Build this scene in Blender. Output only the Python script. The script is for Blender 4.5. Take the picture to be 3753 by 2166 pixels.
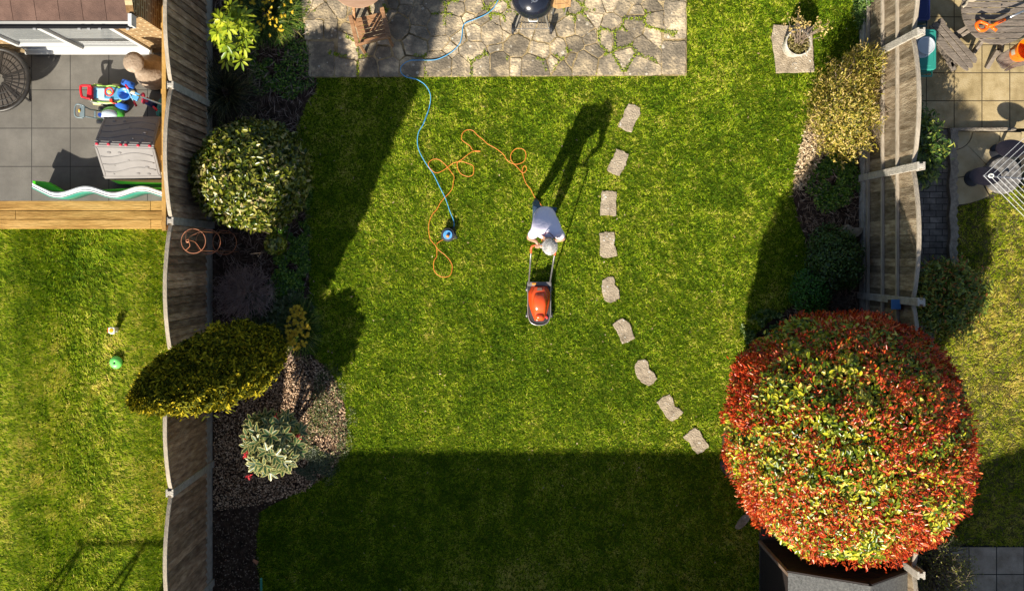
import bpy, bmesh, math, random
import numpy as np
from mathutils import Vector, Matrix
R = math.radians
random.seed(7)
for o in list(bpy.data.objects): bpy.data.objects.remove(o, do_unlink=True)
C = bpy.context.scene.collection
scn = bpy.context.scene

# ---------------------------------------------------------------- camera, sky, sun, exposure
H, FP, NX, NY = 14.5, 3248.0, 1840.0, 935.0
cd = bpy.data.cameras.new('camera'); cam = bpy.data.objects.new('camera', cd); C.objects.link(cam)
cam.location = (0, 0, H); cam.rotation_euler = (0, 0, 0)
cd.sensor_width = 36; cd.lens = 36 * FP / 3753
cd.shift_x = (1876.5 - NX) / 3753; cd.shift_y = -(1083 - NY) / 3753
cd.clip_start = 0.1; cd.clip_end = 400
scn.camera = cam
SUN_EL, SUN_AZ = 33.7, 24.0            # shadows run 24 degrees right of picture-up
w = bpy.data.worlds.new("World"); scn.world = w; w.use_nodes = True
nt = w.node_tree; sky = nt.nodes.new('ShaderNodeTexSky'); sky.sky_type = 'NISHITA'; sky.sun_disc = False
sky.sun_elevation = R(SUN_EL); sky.sun_rotation = R(180 + SUN_AZ)
nt.nodes['Background'].inputs[1].default_value = 0.064
nt.links.new(sky.outputs[0], nt.nodes['Background'].inputs[0])
sl = bpy.data.lights.new('sun', 'SUN'); sl.energy = 5.0; sl.angle = R(0.9); sl.color = (1.0, 0.93, 0.8)
so = bpy.data.objects.new('sun', sl); C.objects.link(so); so.location = (0, -20, 30)
dv = Vector((math.sin(R(SUN_AZ)) * math.cos(R(SUN_EL)), math.cos(R(SUN_AZ)) * math.cos(R(SUN_EL)), -math.sin(R(SUN_EL))))
so.rotation_euler = dv.to_track_quat('-Z', 'Y').to_euler()
scn.view_settings.view_transform = 'Standard'; scn.view_settings.look = 'None'
scn.view_settings.exposure = 1.0; scn.view_settings.gamma = 1.0
scn.view_settings.use_curve_mapping = False

def P(px, py, z=0.0):
    k = (H - z) / FP
    return ((px - NX) * k, -(py - NY) * k)
def P3(px, py, z=0.0):
    x, y = P(px, py, z); return (x, y, z)
def PP(l, z=0.0): return [P(a, b, z) for a, b in l]

# ---------------------------------------------------------------- materials
def lin(c):
    return tuple(((v / 255) / 12.92 if v / 255 <= 0.04045 else ((v / 255 + 0.055) / 1.055) ** 2.4) for v in c)
MATS = {}
def mat(name, cols, scale=4, detail=6, rough=0.8, bump=0.0, bscale=None, rnd=0.0, spec=0.5, metal=0, trans=0.0,
        stretch=None, pos=None, coat=0.0, spots=None, alpha=1.0, rough_n=0.6):
    """cols: list of linear colours placed on a noise ramp"""
    if name in MATS: return MATS[name]
    m = bpy.data.materials.new(name); m.use_nodes = True; n = m.node_tree.nodes; l = m.node_tree.links
    b = n['Principled BSDF']
    tc = n.new('ShaderNodeTexCoord'); mp = n.new('ShaderNodeMapping'); l.new(tc.outputs['Object'], mp.inputs[0])
    if stretch: mp.inputs['Scale'].default_value = stretch
    nz = n.new('ShaderNodeTexNoise'); nz.inputs['Scale'].default_value = scale; nz.inputs['Detail'].default_value = detail
    nz.inputs['Roughness'].default_value = rough_n
    l.new(mp.outputs[0], nz.inputs['Vector'])
    rp = n.new('ShaderNodeValToRGB'); l.new(nz.outputs[0], rp.inputs[0])
    k = len(cols); el = rp.color_ramp.elements
    ps = pos or ([0.5] if k == 1 else [0.3 + 0.4 * i / (k - 1) for i in range(k)])
    while len(el) < k: el.new(0.5)
    while len(el) > max(k, 1): el.remove(el[-1])
    for i in range(k): el[i].position = ps[i]; el[i].color = (*cols[i], 1)
    out = rp.outputs[0]
    if spots:
        v = n.new('ShaderNodeTexVoronoi'); v.inputs['Scale'].default_value = spots[1]; l.new(tc.outputs['Object'], v.inputs['Vector'])
        n2 = n.new('ShaderNodeTexNoise'); n2.inputs['Scale'].default_value = spots[1] * .35; l.new(tc.outputs['Object'], n2.inputs['Vector'])
        ma = n.new('ShaderNodeMath'); ma.operation = 'MULTIPLY_ADD'; l.new(n2.outputs[0], ma.inputs[0]); ma.inputs[1].default_value = 0.9; ma.inputs[2].default_value = -0.38 + spots[2]
        vr = n.new('ShaderNodeMath'); vr.operation = 'LESS_THAN'; l.new(v.outputs['Distance'], vr.inputs[0]); l.new(ma.outputs[0], vr.inputs[1])
        mx = n.new('ShaderNodeMixRGB'); l.new(vr.outputs[0], mx.inputs[0]); l.new(out, mx.inputs[1]); mx.inputs[2].default_value = (*spots[0], 1)
        out = mx.outputs[0]
    if rnd:
        at = n.new('ShaderNodeAttribute'); at.attribute_name = 'rnd'
        mr = n.new('ShaderNodeMapRange'); l.new(at.outputs['Fac'], mr.inputs[0]); mr.inputs[3].default_value = 1 - rnd; mr.inputs[4].default_value = 1 + rnd
        mx = n.new('ShaderNodeMixRGB'); mx.blend_type = 'MULTIPLY'; mx.inputs[0].default_value = 1; l.new(out, mx.inputs[1]); l.new(mr.outputs[0], mx.inputs[2]); out = mx.outputs[0]
    l.new(out, b.inputs['Base Color'])
    b.inputs['Roughness'].default_value = rough; b.inputs['Metallic'].default_value = metal
    b.inputs['Specular IOR Level'].default_value = spec; b.inputs['Coat Weight'].default_value = coat
    if trans: b.inputs['Transmission Weight'].default_value = trans
    if alpha < 1: b.inputs['Alpha'].default_value = alpha
    if bump:
        n3 = n.new('ShaderNodeTexNoise'); n3.inputs['Scale'].default_value = bscale or scale * 5; n3.inputs['Detail'].default_value = 5
        l.new(mp.outputs[0], n3.inputs['Vector']); bp = n.new('ShaderNodeBump'); bp.inputs['Strength'].default_value = min(bump, 1); bp.inputs['Distance'].default_value = 0.02
        l.new(n3.outputs[0], bp.inputs['Height']); l.new(bp.outputs[0], b.inputs['Normal'])
    MATS[name] = m; return m

def leafmat(name, ramp, rough=0.35, trans=0.25, nscale=1.2, nmix=0.35, spec=0.5, const=False):
    """colour from the per-leaf 'rnd' attribute, slightly shifted by a large noise; some light passes through"""
    if name in MATS: return MATS[name]
    m = bpy.data.materials.new(name); m.use_nodes = True; n = m.node_tree.nodes; l = m.node_tree.links
    b = n['Principled BSDF']; at = n.new('ShaderNodeAttribute'); at.attribute_name = 'rnd'
    tc = n.new('ShaderNodeTexCoord'); nz = n.new('ShaderNodeTexNoise'); nz.inputs['Scale'].default_value = nscale; nz.inputs['Detail'].default_value = 5
    l.new(tc.outputs['Object'], nz.inputs['Vector'])
    sb = n.new('ShaderNodeMath'); sb.operation = 'MULTIPLY_ADD'; l.new(nz.outputs[0], sb.inputs[0]); sb.inputs[1].default_value = nmix * 2; sb.inputs[2].default_value = -nmix
    ad = n.new('ShaderNodeMath'); ad.operation = 'ADD'; l.new(at.outputs['Fac'], ad.inputs[0]); l.new(sb.outputs[0], ad.inputs[1])
    rp = n.new('ShaderNodeValToRGB'); l.new(ad.outputs[0], rp.inputs[0]); el = rp.color_ramp.elements
    while len(el) < len(ramp): el.new(0.5)
    for i, (p, c) in enumerate(ramp): el[i].position = p; el[i].color = (*c, 1)
    if const: rp.color_ramp.interpolation = 'CONSTANT'
    l.new(rp.outputs[0], b.inputs['Base Color']); b.inputs['Roughness'].default_value = rough; b.inputs['Specular IOR Level'].default_value = spec
    if trans:
        t = n.new('ShaderNodeBsdfTranslucent'); l.new(rp.outputs[0], t.inputs[0]); mx = n.new('ShaderNodeMixShader'); mx.inputs[0].default_value = trans
        l.new(b.outputs[0], mx.inputs[1]); l.new(t.outputs[0], mx.inputs[2]); l.new(mx.outputs[0], n['Material Output'].inputs[0])
    MATS[name] = m; return m

def slabmat(name, cols, sx, sy, ox, oy, joint=(0.02, 0.018, 0.015), jw=0.012, bump=0.15, offset=0.0, scale=3, rough=0.85, nrow=0.15, vert=None, mossy=None, freq=2):
    """paving / bricks: joints from a brick texture over real metres"""
    m = bpy.data.materials.new(name); m.use_nodes = True; n = m.node_tree.nodes; l = m.node_tree.links
    b = n['Principled BSDF']; tc = n.new('ShaderNodeTexCoord'); src = tc.outputs['Object']
    sp = n.new('ShaderNodeSeparateXYZ'); l.new(src, sp.inputs[0]); cb = n.new('ShaderNodeCombineXYZ')
    a, c = {'xz': (0, 2), 'yz': (1, 2), None: (0, 1)}[vert]
    ax = n.new('ShaderNodeMath'); ax.operation = 'ADD'; ax.inputs[1].default_value = -ox; l.new(sp.outputs[a], ax.inputs[0])
    ay = n.new('ShaderNodeMath'); ay.operation = 'ADD'; ay.inputs[1].default_value = -oy; l.new(sp.outputs[c], ay.inputs[0])
    l.new(ax.outputs[0], cb.inputs[0]); l.new(ay.outputs[0], cb.inputs[1])
    br = n.new('ShaderNodeTexBrick'); l.new(cb.outputs[0], br.inputs['Vector'])
    br.offset = offset; br.offset_frequency = freq; br.squash = 1
    br.inputs['Scale'].default_value = 1; br.inputs['Brick Width'].default_value = sx; br.inputs['Row Height'].default_value = sy
    br.inputs['Mortar Size'].default_value = jw; br.inputs['Mortar Smooth'].default_value = 0.1; br.inputs['Bias'].default_value = 0
    br.inputs['Color1'].default_value = (1 - nrow, 1 - nrow, 1 - nrow, 1); br.inputs['Color2'].default_value = (1 + nrow, 1 + nrow, 1 + nrow, 1); br.inputs['Mortar'].default_value = (1, 1, 1, 1)
    nz = n.new('ShaderNodeTexNoise'); nz.inputs['Scale'].default_value = scale; nz.inputs['Detail'].default_value = 8; nz.inputs['Roughness'].default_value = .65; l.new(src, nz.inputs['Vector'])
    rp = n.new('ShaderNodeValToRGB'); l.new(nz.outputs[0], rp.inputs[0]); el = rp.color_ramp.elements
    while len(el) < len(cols): el.new(.5)
    for i, c_ in enumerate(cols): el[i].position = 0.32 + 0.36 * i / max(1, len(cols) - 1); el[i].color = (*c_, 1)
    mu = n.new('ShaderNodeMixRGB'); mu.blend_type = 'MULTIPLY'; mu.inputs[0].default_value = 1; l.new(rp.outputs[0], mu.inputs[1]); l.new(br.outputs['Color'], mu.inputs[2])
    mx = n.new('ShaderNodeMixRGB'); l.new(br.outputs['Fac'], mx.inputs[0]); l.new(mu.outputs[0], mx.inputs[1]); mx.inputs[2].default_value = (*joint, 1)
    l.new(mx.outputs[0], b.inputs['Base Color']); b.inputs['Roughness'].default_value = rough; b.inputs['Specular IOR Level'].default_value = .3
    n2 = n.new('ShaderNodeTexNoise'); n2.inputs['Scale'].default_value = 60; l.new(src, n2.inputs['Vector'])
    h = n.new('ShaderNodeMath'); h.operation = 'MULTIPLY_ADD'; l.new(br.outputs['Fac'], h.inputs[0]); h.inputs[1].default_value = -1.0; l.new(n2.outputs[0], h.inputs[2])
    bp = n.new('ShaderNodeBump'); bp.inputs['Strength'].default_value = bump; bp.inputs['Distance'].default_value = 0.02; l.new(h.outputs[0], bp.inputs['Height']); l.new(bp.outputs[0], b.inputs['Normal'])
    return m

# ---------------------------------------------------------------- mesh helpers
WL = {}
def thing(name, label, cat, loc=(0, 0, 0), group=None):
    o = bpy.data.objects.new(name, None); C.objects.link(o); o.location = loc; o.empty_display_size = .2
    o['label'] = label; o['category'] = cat
    if group: o['group'] = group
    WL[o.name] = Vector(loc); return o
def tag(o, label, cat, group=None, kind=None):
    if kind: o['kind'] = kind
    if label: o['label'] = label
    if cat: o['category'] = cat
    if group: o['group'] = group
    return o

class MB:
    def __init__(s): s.v = []; s.f = []
    def add(s, vs, fs):
        k = len(s.v); s.v += [tuple(v) for v in vs]; s.f += [tuple(i + k for i in f) for f in fs]; return s
    def box(s, c, d, rz=0, M=None):
        x, y, z = [t / 2 for t in d]; vs = []
        for sx, sy, sz in ((-1, -1, -1), (1, -1, -1), (1, 1, -1), (-1, 1, -1), (-1, -1, 1), (1, -1, 1), (1, 1, 1), (-1, 1, 1)):
            v = Vector((sx * x, sy * y, sz * z))
            if M is not None: v = M @ v
            elif rz: v = Matrix.Rotation(rz, 3, 'Z') @ v
            vs.append(v + Vector(c))
        return s.add(vs, [(0, 3, 2, 1), (4, 5, 6, 7), (0, 1, 5, 4), (1, 2, 6, 5), (2, 3, 7, 6), (3, 0, 4, 7)])
    def bar(s, a, b, w_, h_, up=(0, 0, 1)):
        a = Vector(a); b = Vector(b); d = b - a; L = d.length; x = d.normalized(); u = Vector(up)
        y = u.cross(x)
        if y.length < 1e-4: y = Vector((0, 1, 0)).cross(x)
        y.normalize(); z = x.cross(y)
        return s.box((a + b) / 2, (L, w_, h_), M=Matrix((x, y, z)).transposed())
    def prism(s, poly, z0, z1):
        a = sum(poly[i][0] * poly[(i + 1) % len(poly)][1] - poly[(i + 1) % len(poly)][0] * poly[i][1] for i in range(len(poly)))
        if a < 0: poly = poly[::-1]
        n = len(poly); vs = [(x, y, z0) for x, y in poly] + [(x, y, z1) for x, y in poly]
        return s.add(vs, [tuple(range(n))[::-1], tuple(range(n, 2 * n))] + [(i, (i + 1) % n, n + (i + 1) % n, n + i) for i in range(n)])
    def tube(s, pts, r, n=8, closed=False):
        pts = [Vector(p) for p in pts]; m = len(pts); rs = r if isinstance(r, (list, tuple)) else [r] * m
        vs = []; up = None
        for i in range(m):
            if closed: d = pts[(i + 1) % m] - pts[i - 1]
            else: d = pts[min(i + 1, m - 1)] - pts[max(i - 1, 0)]
            d.normalize()
            if up is None: up = Vector((0, 0, 1)) if abs(d.z) < .9 else Vector((1, 0, 0))
            x = up.cross(d)
            if x.length < 1e-5: x = Vector((1, 0, 0)).cross(d)
            x.normalize(); y = d.cross(x); up = y
            for k in range(n):
                a = 2 * math.pi * k / n; vs.append(pts[i] + (x * math.cos(a) + y * math.sin(a)) * rs[i])
        fs = []
        for i in range(m if closed else m - 1):
            j = (i + 1) % m
            for k in range(n): fs.append((i * n + k, i * n + (k + 1) % n, j * n + (k + 1) % n, j * n + k))
        if not closed: fs += [tuple(range(n))[::-1], tuple(range((m - 1) * n, m * n))]
        return s.add(vs, fs)
    def lathe(s, prof, c, n=32, M=None, sx=1, sy=1):
        vs = []
        for r, z in prof:
            for k in range(n):
                a = 2 * math.pi * k / n; v = Vector((r * math.cos(a) * sx, r * math.sin(a) * sy, z))
                if M is not None: v = M @ v
                vs.append(v + Vector(c))
        fs = []
        for i in range(len(prof) - 1):
            for k in range(n): fs.append((i * n + k, i * n + (k + 1) % n, (i + 1) * n + (k + 1) % n, (i + 1) * n + k))
        fs += [tuple(range(n))[::-1], tuple(range((len(prof) - 1) * n, len(prof) * n))]
        return s.add(vs, fs)
    def ball(s, c, r, n=16, m=10, M=None):
        rx, ry, rz = (r, r, r) if not isinstance(r, (tuple, list)) else r
        vs = []; fs = []
        for i in range(m + 1):
            t = math.pi * i / m
            for k in range(n):
                a = 2 * math.pi * k / n
                v = Vector((rx * math.sin(t) * math.cos(a), ry * math.sin(t) * math.sin(a), -rz * math.cos(t)))
                if M is not None: v = M @ v
                vs.append(v + Vector(c))
        for i in range(m):
            for k in range(n): fs.append((i * n + k, i * n + (k + 1) % n, (i + 1) * n + (k + 1) % n, (i + 1) * n + k))
        return s.add(vs, fs)
    def build(s, name, m, parent=None, smooth=False, bevel=0, seg=2, rnds=None, auto=False):
        me = bpy.data.meshes.new(name); off = WL.get(parent.name, Vector()) if parent else Vector()
        me.from_pydata([tuple(Vector(v) - off) for v in s.v], [], s.f); me.update()
        if smooth:
            me.polygons.foreach_set('use_smooth', [True] * len(me.polygons))
            if auto:
                try: me.set_sharp_from_angle(angle=R(40))
                except Exception: pass
        me.materials.append(m)
        if rnds is not None:
            a = me.attributes.new('rnd', 'FLOAT', 'FACE'); a.data.foreach_set('value', rnds)
        o = bpy.data.objects.new(name, me); C.objects.link(o)
        if parent: o.parent = parent; WL[o.name] = off
        else: WL[o.name] = Vector()
        if bevel:
            b = o.modifiers.new('bevel', 'BEVEL'); b.width = bevel; b.segments = seg; b.limit_method = 'ANGLE'
        return o

def smoothpath(pts, k=6, closed=False):
    """Catmull-Rom"""
    pts = [np.array(p, float) for p in pts]; n = len(pts); out = []
    rng = range(n if closed else n - 1)
    for i in rng:
        p0 = pts[(i - 1) % n] if closed or i > 0 else pts[0]; p1 = pts[i]; p2 = pts[(i + 1) % n]; p3 = pts[(i + 2) % n] if closed or i + 2 < n else pts[-1]
        for t in np.arange(k) / k:
            out.append(.5 * ((2 * p1) + (-p0 + p2) * t + (2 * p0 - 5 * p1 + 4 * p2 - p3) * t * t + (-p0 + 3 * p1 - 3 * p2 + p3) * t ** 3))
    if not closed: out.append(pts[-1])
    return [tuple(p) for p in out]

def rag(poly, step=0.05, amp=0.012, seed=0):
    """subdivide a polygon and roughen its outline"""
    r = random.Random(seed); out = []
    for i in range(len(poly)):
        a = poly[i]; b = poly[(i + 1) % len(poly)]; L = math.dist(a, b); k = max(1, int(L / step))
        for j in range(k):
            t = j / k; out.append((a[0] + (b[0] - a[0]) * t + r.uniform(-amp, amp), a[1] + (b[1] - a[1]) * t + r.uniform(-amp, amp)))
    return out

# numpy noise
def vnoise(x, y, sc, seed=0, octs=3):
    x = np.asarray(x) * sc; y = np.asarray(y) * sc; t = 0; amp = 1; tot = 0
    for o_ in range(octs):
        g = np.random.RandomState(seed + o_).rand(256, 256)
        xi = np.floor(x).astype(int); yi = np.floor(y).astype(int); fx = x - xi; fy = y - yi
        fx = fx * fx * (3 - 2 * fx); fy = fy * fy * (3 - 2 * fy); xi &= 255; yi &= 255; xj = (xi + 1) & 255; yj = (yi + 1) & 255
        t = t + amp * (g[xi, yi] * (1 - fx) * (1 - fy) + g[xj, yi] * fx * (1 - fy) + g[xi, yj] * (1 - fx) * fy + g[xj, yj] * fx * fy)
        tot += amp; amp *= .5; x = x * 2.03 + 17; y = y * 2.03 + 31
    return t / tot
def inpoly(x, y, poly):
    ins = np.zeros(len(x), bool); n = len(poly)
    for i in range(n):
        x1, y1 = poly[i]; x2, y2 = poly[(i + 1) % n]
        if y1 == y2: continue
        c = ((y1 > y) != (y2 > y)) & (x < (x2 - x1) * (y - y1) / (y2 - y1) + x1); ins ^= c
    return ins

def leaves(name, pts, nrm, L, W, m, parent=None, seed=0, rnd=None, jit=0.6, fold=0.18, up=0.0, lenv=0.3, along=None):
    """one folded diamond leaf per point, lying roughly across nrm"""
    rs = np.random.RandomState(seed); N = len(pts); off = np.array(WL.get(parent.name, Vector())) if parent else np.zeros(3)
    pts = np.asarray(pts, float) - off; n = np.asarray(nrm, float) + rs.normal(0, jit, (N, 3)); n[:, 2] += up
    n /= np.linalg.norm(n, axis=1)[:, None] + 1e-9
    d = rs.normal(0, 1, (N, 3)) if along is None else np.asarray(along, float) + rs.normal(0, .25, (N, 3))
    d -= n * (d * n).sum(1)[:, None]; d /= np.linalg.norm(d, axis=1)[:, None] + 1e-9
    s = np.cross(n, d); l_ = L * (1 + rs.uniform(-lenv, lenv, N))[:, None]; w_ = W * (1 + rs.uniform(-lenv, lenv, N))[:, None]
    v = np.empty((N, 6, 3)); e1 = n * w_ * fold
    v[:, 0] = pts; v[:, 1] = pts + d * l_ * .3 + s * w_ * .45 + e1; v[:, 2] = pts + d * l_ * .7 + s * w_ * .42 + e1 * .8; v[:, 3] = pts + d * l_ - n * w_ * fold * .5; v[:, 4] = pts + d * l_ * .7 - s * w_ * .42 + e1 * .8; v[:, 5] = pts + d * l_ * .3 - s * w_ * .45 + e1
    me = bpy.data.meshes.new(name); me.vertices.add(N * 6); me.vertices.foreach_set('co', v.ravel())
    idx = (np.arange(N)[:, None] * 6 + np.array([0, 1, 2, 3, 0, 3, 4, 5])[None]).ravel()
    me.loops.add(N * 8); me.loops.foreach_set('vertex_index', idx.astype(np.int32))
    me.polygons.add(N * 2); me.polygons.foreach_set('loop_start', np.arange(0, N * 8, 4, dtype=np.int32)); me.polygons.foreach_set('loop_total', np.full(N * 2, 4, np.int32))
    me.update(calc_edges=True)
    r = rs.rand(N) if rnd is None else rnd
    a = me.attributes.new('rnd', 'FLOAT', 'FACE'); a.data.foreach_set('value', np.repeat(r, 2).astype(np.float32))
    me.materials.append(m); o = bpy.data.objects.new(name, me); C.objects.link(o)
    if parent: o.parent = parent
    WL[o.name] = Vector(off); return o

def blades(name, pts, tips, wid, m, parent=None, rnd=None, seed=0):
    """thin triangles from pts to tips"""
    rs = np.random.RandomState(seed); N = len(pts); off = np.array(WL.get(parent.name, Vector())) if parent else np.zeros(3)
    p = np.asarray(pts) - off; t = np.asarray(tips) - off; a = rs.rand(N) * 6.283; s = np.stack([np.cos(a), np.sin(a), np.zeros(N)], 1) * np.reshape(wid, (-1, 1)) / 2
    v = np.empty((N, 3, 3)); v[:, 0] = p - s; v[:, 1] = p + s; v[:, 2] = t
    me = bpy.data.meshes.new(name); me.vertices.add(N * 3); me.vertices.foreach_set('co', v.ravel())
    me.loops.add(N * 3); me.loops.foreach_set('vertex_index', np.arange(N * 3, dtype=np.int32))
    me.polygons.add(N); me.polygons.foreach_set('loop_start', np.arange(0, N * 3, 3, dtype=np.int32)); me.polygons.foreach_set('loop_total', np.full(N, 3, np.int32))
    me.update(calc_edges=True)
    at = me.attributes.new('rnd', 'FLOAT', 'FACE'); at.data.foreach_set('value', (rs.rand(N) if rnd is None else rnd).astype(np.float32))
    me.materials.append(m); o = bpy.data.objects.new(name, me); C.objects.link(o)
    if parent: o.parent = parent
    WL[o.name] = Vector(off); return o

def shell(c, r, N, seed=0, e=2.0, depth=0.25, lump=0.1, zmin=None, lsc=2.2):
    """points and outward normals near the surface of a lumpy superellipsoid"""
    rs = np.random.RandomState(seed); d = rs.normal(0, 1, (int(N * 1.6), 3)); d /= np.linalg.norm(d, axis=1)[:, None]
    k = (np.abs(d) ** e).sum(1) ** (-1 / e); th = np.arctan2(d[:, 1], d[:, 0])
    lu = (vnoise(th * lsc + 20, d[:, 2] * lsc * 1.5 + 20, 1, seed + 5, 3) - .5) * 2 * lump
    dep = rs.rand(len(d)) ** 1.6 * depth
    st = 1 + (rs.rand(len(d)) > .975) * rs.rand(len(d)) * .06
    q = d * (k * (1 + lu) * (1 - dep) * st)[:, None] * np.array(r); n = d / np.array(r); n = np.sign(n) * np.abs(n) ** (e - 1); n /= np.linalg.norm(n, axis=1)[:, None]
    p = q + np.array(c)
    if zmin is not None: ok = p[:, 2] > zmin
    else: ok = np.ones(len(p), bool)
    return p[ok][:N], n[ok][:N], dep[ok][:N] / max(depth, 1e-6)

def limbs(name, base, tops, m, parent, r0=0.05, seed=0):
    rr = random.Random(seed); b = MB(); base = Vector(base)
    for t in tops:
        t = Vector(t); mid = base.lerp(t, .5) + Vector((rr.uniform(-.08, .08), rr.uniform(-.08, .08), .1))
        b.tube(smoothpath([base, mid, t], 4), [r0 * (1 - .8 * i / 8) for i in range(9)], 6)
        for q in range(2):
            e = t + Vector((rr.uniform(-.3, .3), rr.uniform(-.3, .3), rr.uniform(0, .3))); b.tube([mid, mid.lerp(e, .6), e], [r0 * .4, r0 * .25, r0 * .1], 5)
    return b.build(name, m, parent, smooth=True)

def skin(name, nodes, edges, m, parent, root=0, sub=2, smooth=True):
    off = WL.get(parent.name, Vector()); keys = list(nodes); me = bpy.data.meshes.new(name)
    me.from_pydata([tuple(Vector(nodes[k][0]) - off) for k in keys], [(keys.index(a), keys.index(b)) for a, b in edges], []); me.update()
    o = bpy.data.objects.new(name + '_src', me); C.objects.link(o)
    o.modifiers.new('skin', 'SKIN'); sv = me.skin_vertices[0].data
    for i, k in enumerate(keys):
        r = nodes[k][1]; sv[i].radius = (r, r) if not isinstance(r, tuple) else r
        sv[i].use_root = (i == root)
    s = o.modifiers.new('sub', 'SUBSURF'); s.levels = sub; s.render_levels = sub
    dg = bpy.context.evaluated_depsgraph_get(); dg.update(); m2 = bpy.data.meshes.new_from_object(o.evaluated_get(dg)); m2.name = name
    bpy.data.objects.remove(o, do_unlink=True)
    m2.materials.clear(); m2.materials.append(m); m2.polygons.foreach_set('use_smooth', [smooth] * len(m2.polygons))
    q = bpy.data.objects.new(name, m2); C.objects.link(q); q.parent = parent; WL[q.name] = off; return q

# ================================================================= GROUND
soil_m = mat('soil', [(0.02, 0.013, 0.009), (0.06, 0.037, 0.026), (0.11, 0.072, 0.05)], scale=9, bump=1, bscale=40, rough=.95, spec=.1)
thatch_m = mat('thatch', [(0.02, 0.04, 0.002), (0.06, 0.095, 0.004), (0.15, 0.16, 0.015)], scale=14, bump=1, bscale=60, rough=.95, spec=.1)
gm = MB(); N_ = 60
gm.add([(-150, -150, -.05), (150, -150, -.05), (150, 150, -.05), (-150, 150, -.05)], [(0, 1, 2, 3)])
g = gm.build('ground', mat('ground', [(.03, .035, .015), (.05, .05, .02)], scale=.5, rough=1)); tag(g, None, None, kind='structure')

def sheet(name, poly, z, m, kind='structure'):
    b = MB(); b.prism(poly, -.06, z); o = b.build(name, m); o['kind'] = kind; return o

# own garden lawn outline (picture pixels, clockwise)
LAWN = [(1165, 274), (1158, 330), (1120, 400), (1090, 450), (1075, 520), (1108, 600), (1118, 700), (1122, 800), (1128, 900), (1135, 1000), (1130, 1100),
        (1135, 1200), (1128, 1290), (1200, 1345), (1238, 1410), (1262, 1490), (1274, 1580), (1268, 1650), (1215, 1730), (1110, 1800), (1010, 1840), (955, 1880),
        (940, 1960), (945, 2060), (960, 2200), (950, 2330), (3000, 2330), (2790, 2200), (2785, 1880), (2680, 1760), (2640, 1640), (2700, 1400), (2760, 1230), (2850, 1150),
        (2940, 1100), (2965, 1000), (2960, 900), (2925, 800), (2905, 700), (2925, 600), (2950, 500), (2990, 400), (3040, 320), (3090, 240), (3145, 170), (3145, -160),
        (2516, -160), (2516, 273)]
LAWN_W = rag(PP(LAWN), .12, .02, 3)
o = sheet('lawn_soil', LAWN_W, .0, thatch_m)
o.name = 'lawn'
# planting beds under everything in own garden
sheet('left_bed_soil', PP([(770, -160), (1130, -160), (1300, 278), (1300, 2330), (770, 2330)]), -.02, soil_m)
sheet('right_bed_soil', PP([(2600, 150), (3160, 150), (3160, 2330), (2600, 2330)]), -.021, soil_m)
LEFTLAWN = PP([(-120, 838), (770, 838), (770, 2330), (-120, 2330)]); sheet('left_lawn', LEFTLAWN, 0, thatch_m)
RIGHTLAWN = PP([(3500, 760), (3560, 742), (3620, 715), (3700, 690), (3880, 660), (3880, 1998), (3560, 1998), (3420, 1998), (3420, 1200), (3500, 990)]); sheet('right_lawn', RIGHTLAWN, -.0, mat('dry_thatch', [(0.03, 0.03, 0.008), (0.09, 0.075, 0.03), (0.15, 0.12, 0.06)], scale=6, bump=1, bscale=60, rough=.95, spec=.1))

# grass blades -----------------------------------------------------------------
STONES = [
 [(165, 33), (190, 38), (210, 50), (212, 75), (200, 95), (190, 110), (183, 130), (178, 148), (150, 138), (122, 120), (135, 100), (145, 85), (150, 60)],
 [(118, 212), (140, 218), (165, 232), (160, 255), (155, 275), (142, 298), (130, 318), (105, 310), (80, 298), (88, 270), (104, 248)],
 [(60, 378), (90, 377), (118, 380), (117, 430), (118, 478), (85, 475), (52, 475), (56, 425)],
 [(50, 545), (75, 538), (108, 540), (112, 565), (108, 590), (118, 610), (120, 635), (95, 641), (62, 640), (52, 630), (53, 590)],
 [(63, 728), (85, 716), (105, 716), (112, 730), (113, 750), (128, 770), (130, 800), (110, 812), (90, 820), (68, 808), (60, 765)],
 [(102, 905), (120, 890), (140, 880), (160, 890), (175, 905), (180, 935), (192, 958), (165, 975), (140, 982), (132, 955), (118, 930)],
 [(192, 1060), (205, 1046), (230, 1042), (243, 1052), (247, 1080), (265, 1095), (278, 1118), (265, 1135), (245, 1148), (215, 1133), (198, 1108), (190, 1085)],
 [(276, 1210), (300, 1190), (328, 1180), (340, 1195), (345, 1222), (365, 1235), (382, 1250), (360, 1275), (335, 1287), (315, 1272), (300, 1245)],
 [(382, 1350), (405, 1325), (430, 1310), (448, 1325), (460, 1350), (485, 1385), (465, 1403), (440, 1417), (420, 1400), (408, 1372)]]
STONES = [[(2150 + a / 1.078, 350 + b / 1.078) for a, b in s] for s in STONES]
PLSLAB = [(2836, 92), (2976, 98), (2984, 266), (2846, 268), (2838, 200), (2828, 140)]
holes = [PP(s, .02) for s in STONES] + [PP(PLSLAB, .03)]
def field(poly, dens, holes=(), seed=0):
    rs = np.random.RandomState(seed); a = np.array(poly); x0, y0 = a.min(0); x1, y1 = a.max(0); x0 = max(x0, -8.8); x1 = min(x1, 8.9); y0 = max(y0, -5.9); y1 = min(y1, 4.5)
    N = int((x1 - x0) * (y1 - y0) * dens); x = rs.uniform(x0, x1, N); y = rs.uniform(y0, y1, N); ok = inpoly(x, y, poly)
    for h in holes:
        c = np.mean(h, 0); hh = [tuple(c + (np.array(p) - c) * .88) for p in h]; ok &= ~inpoly(x, y, hh)
    return x[ok], y[ok]
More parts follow.
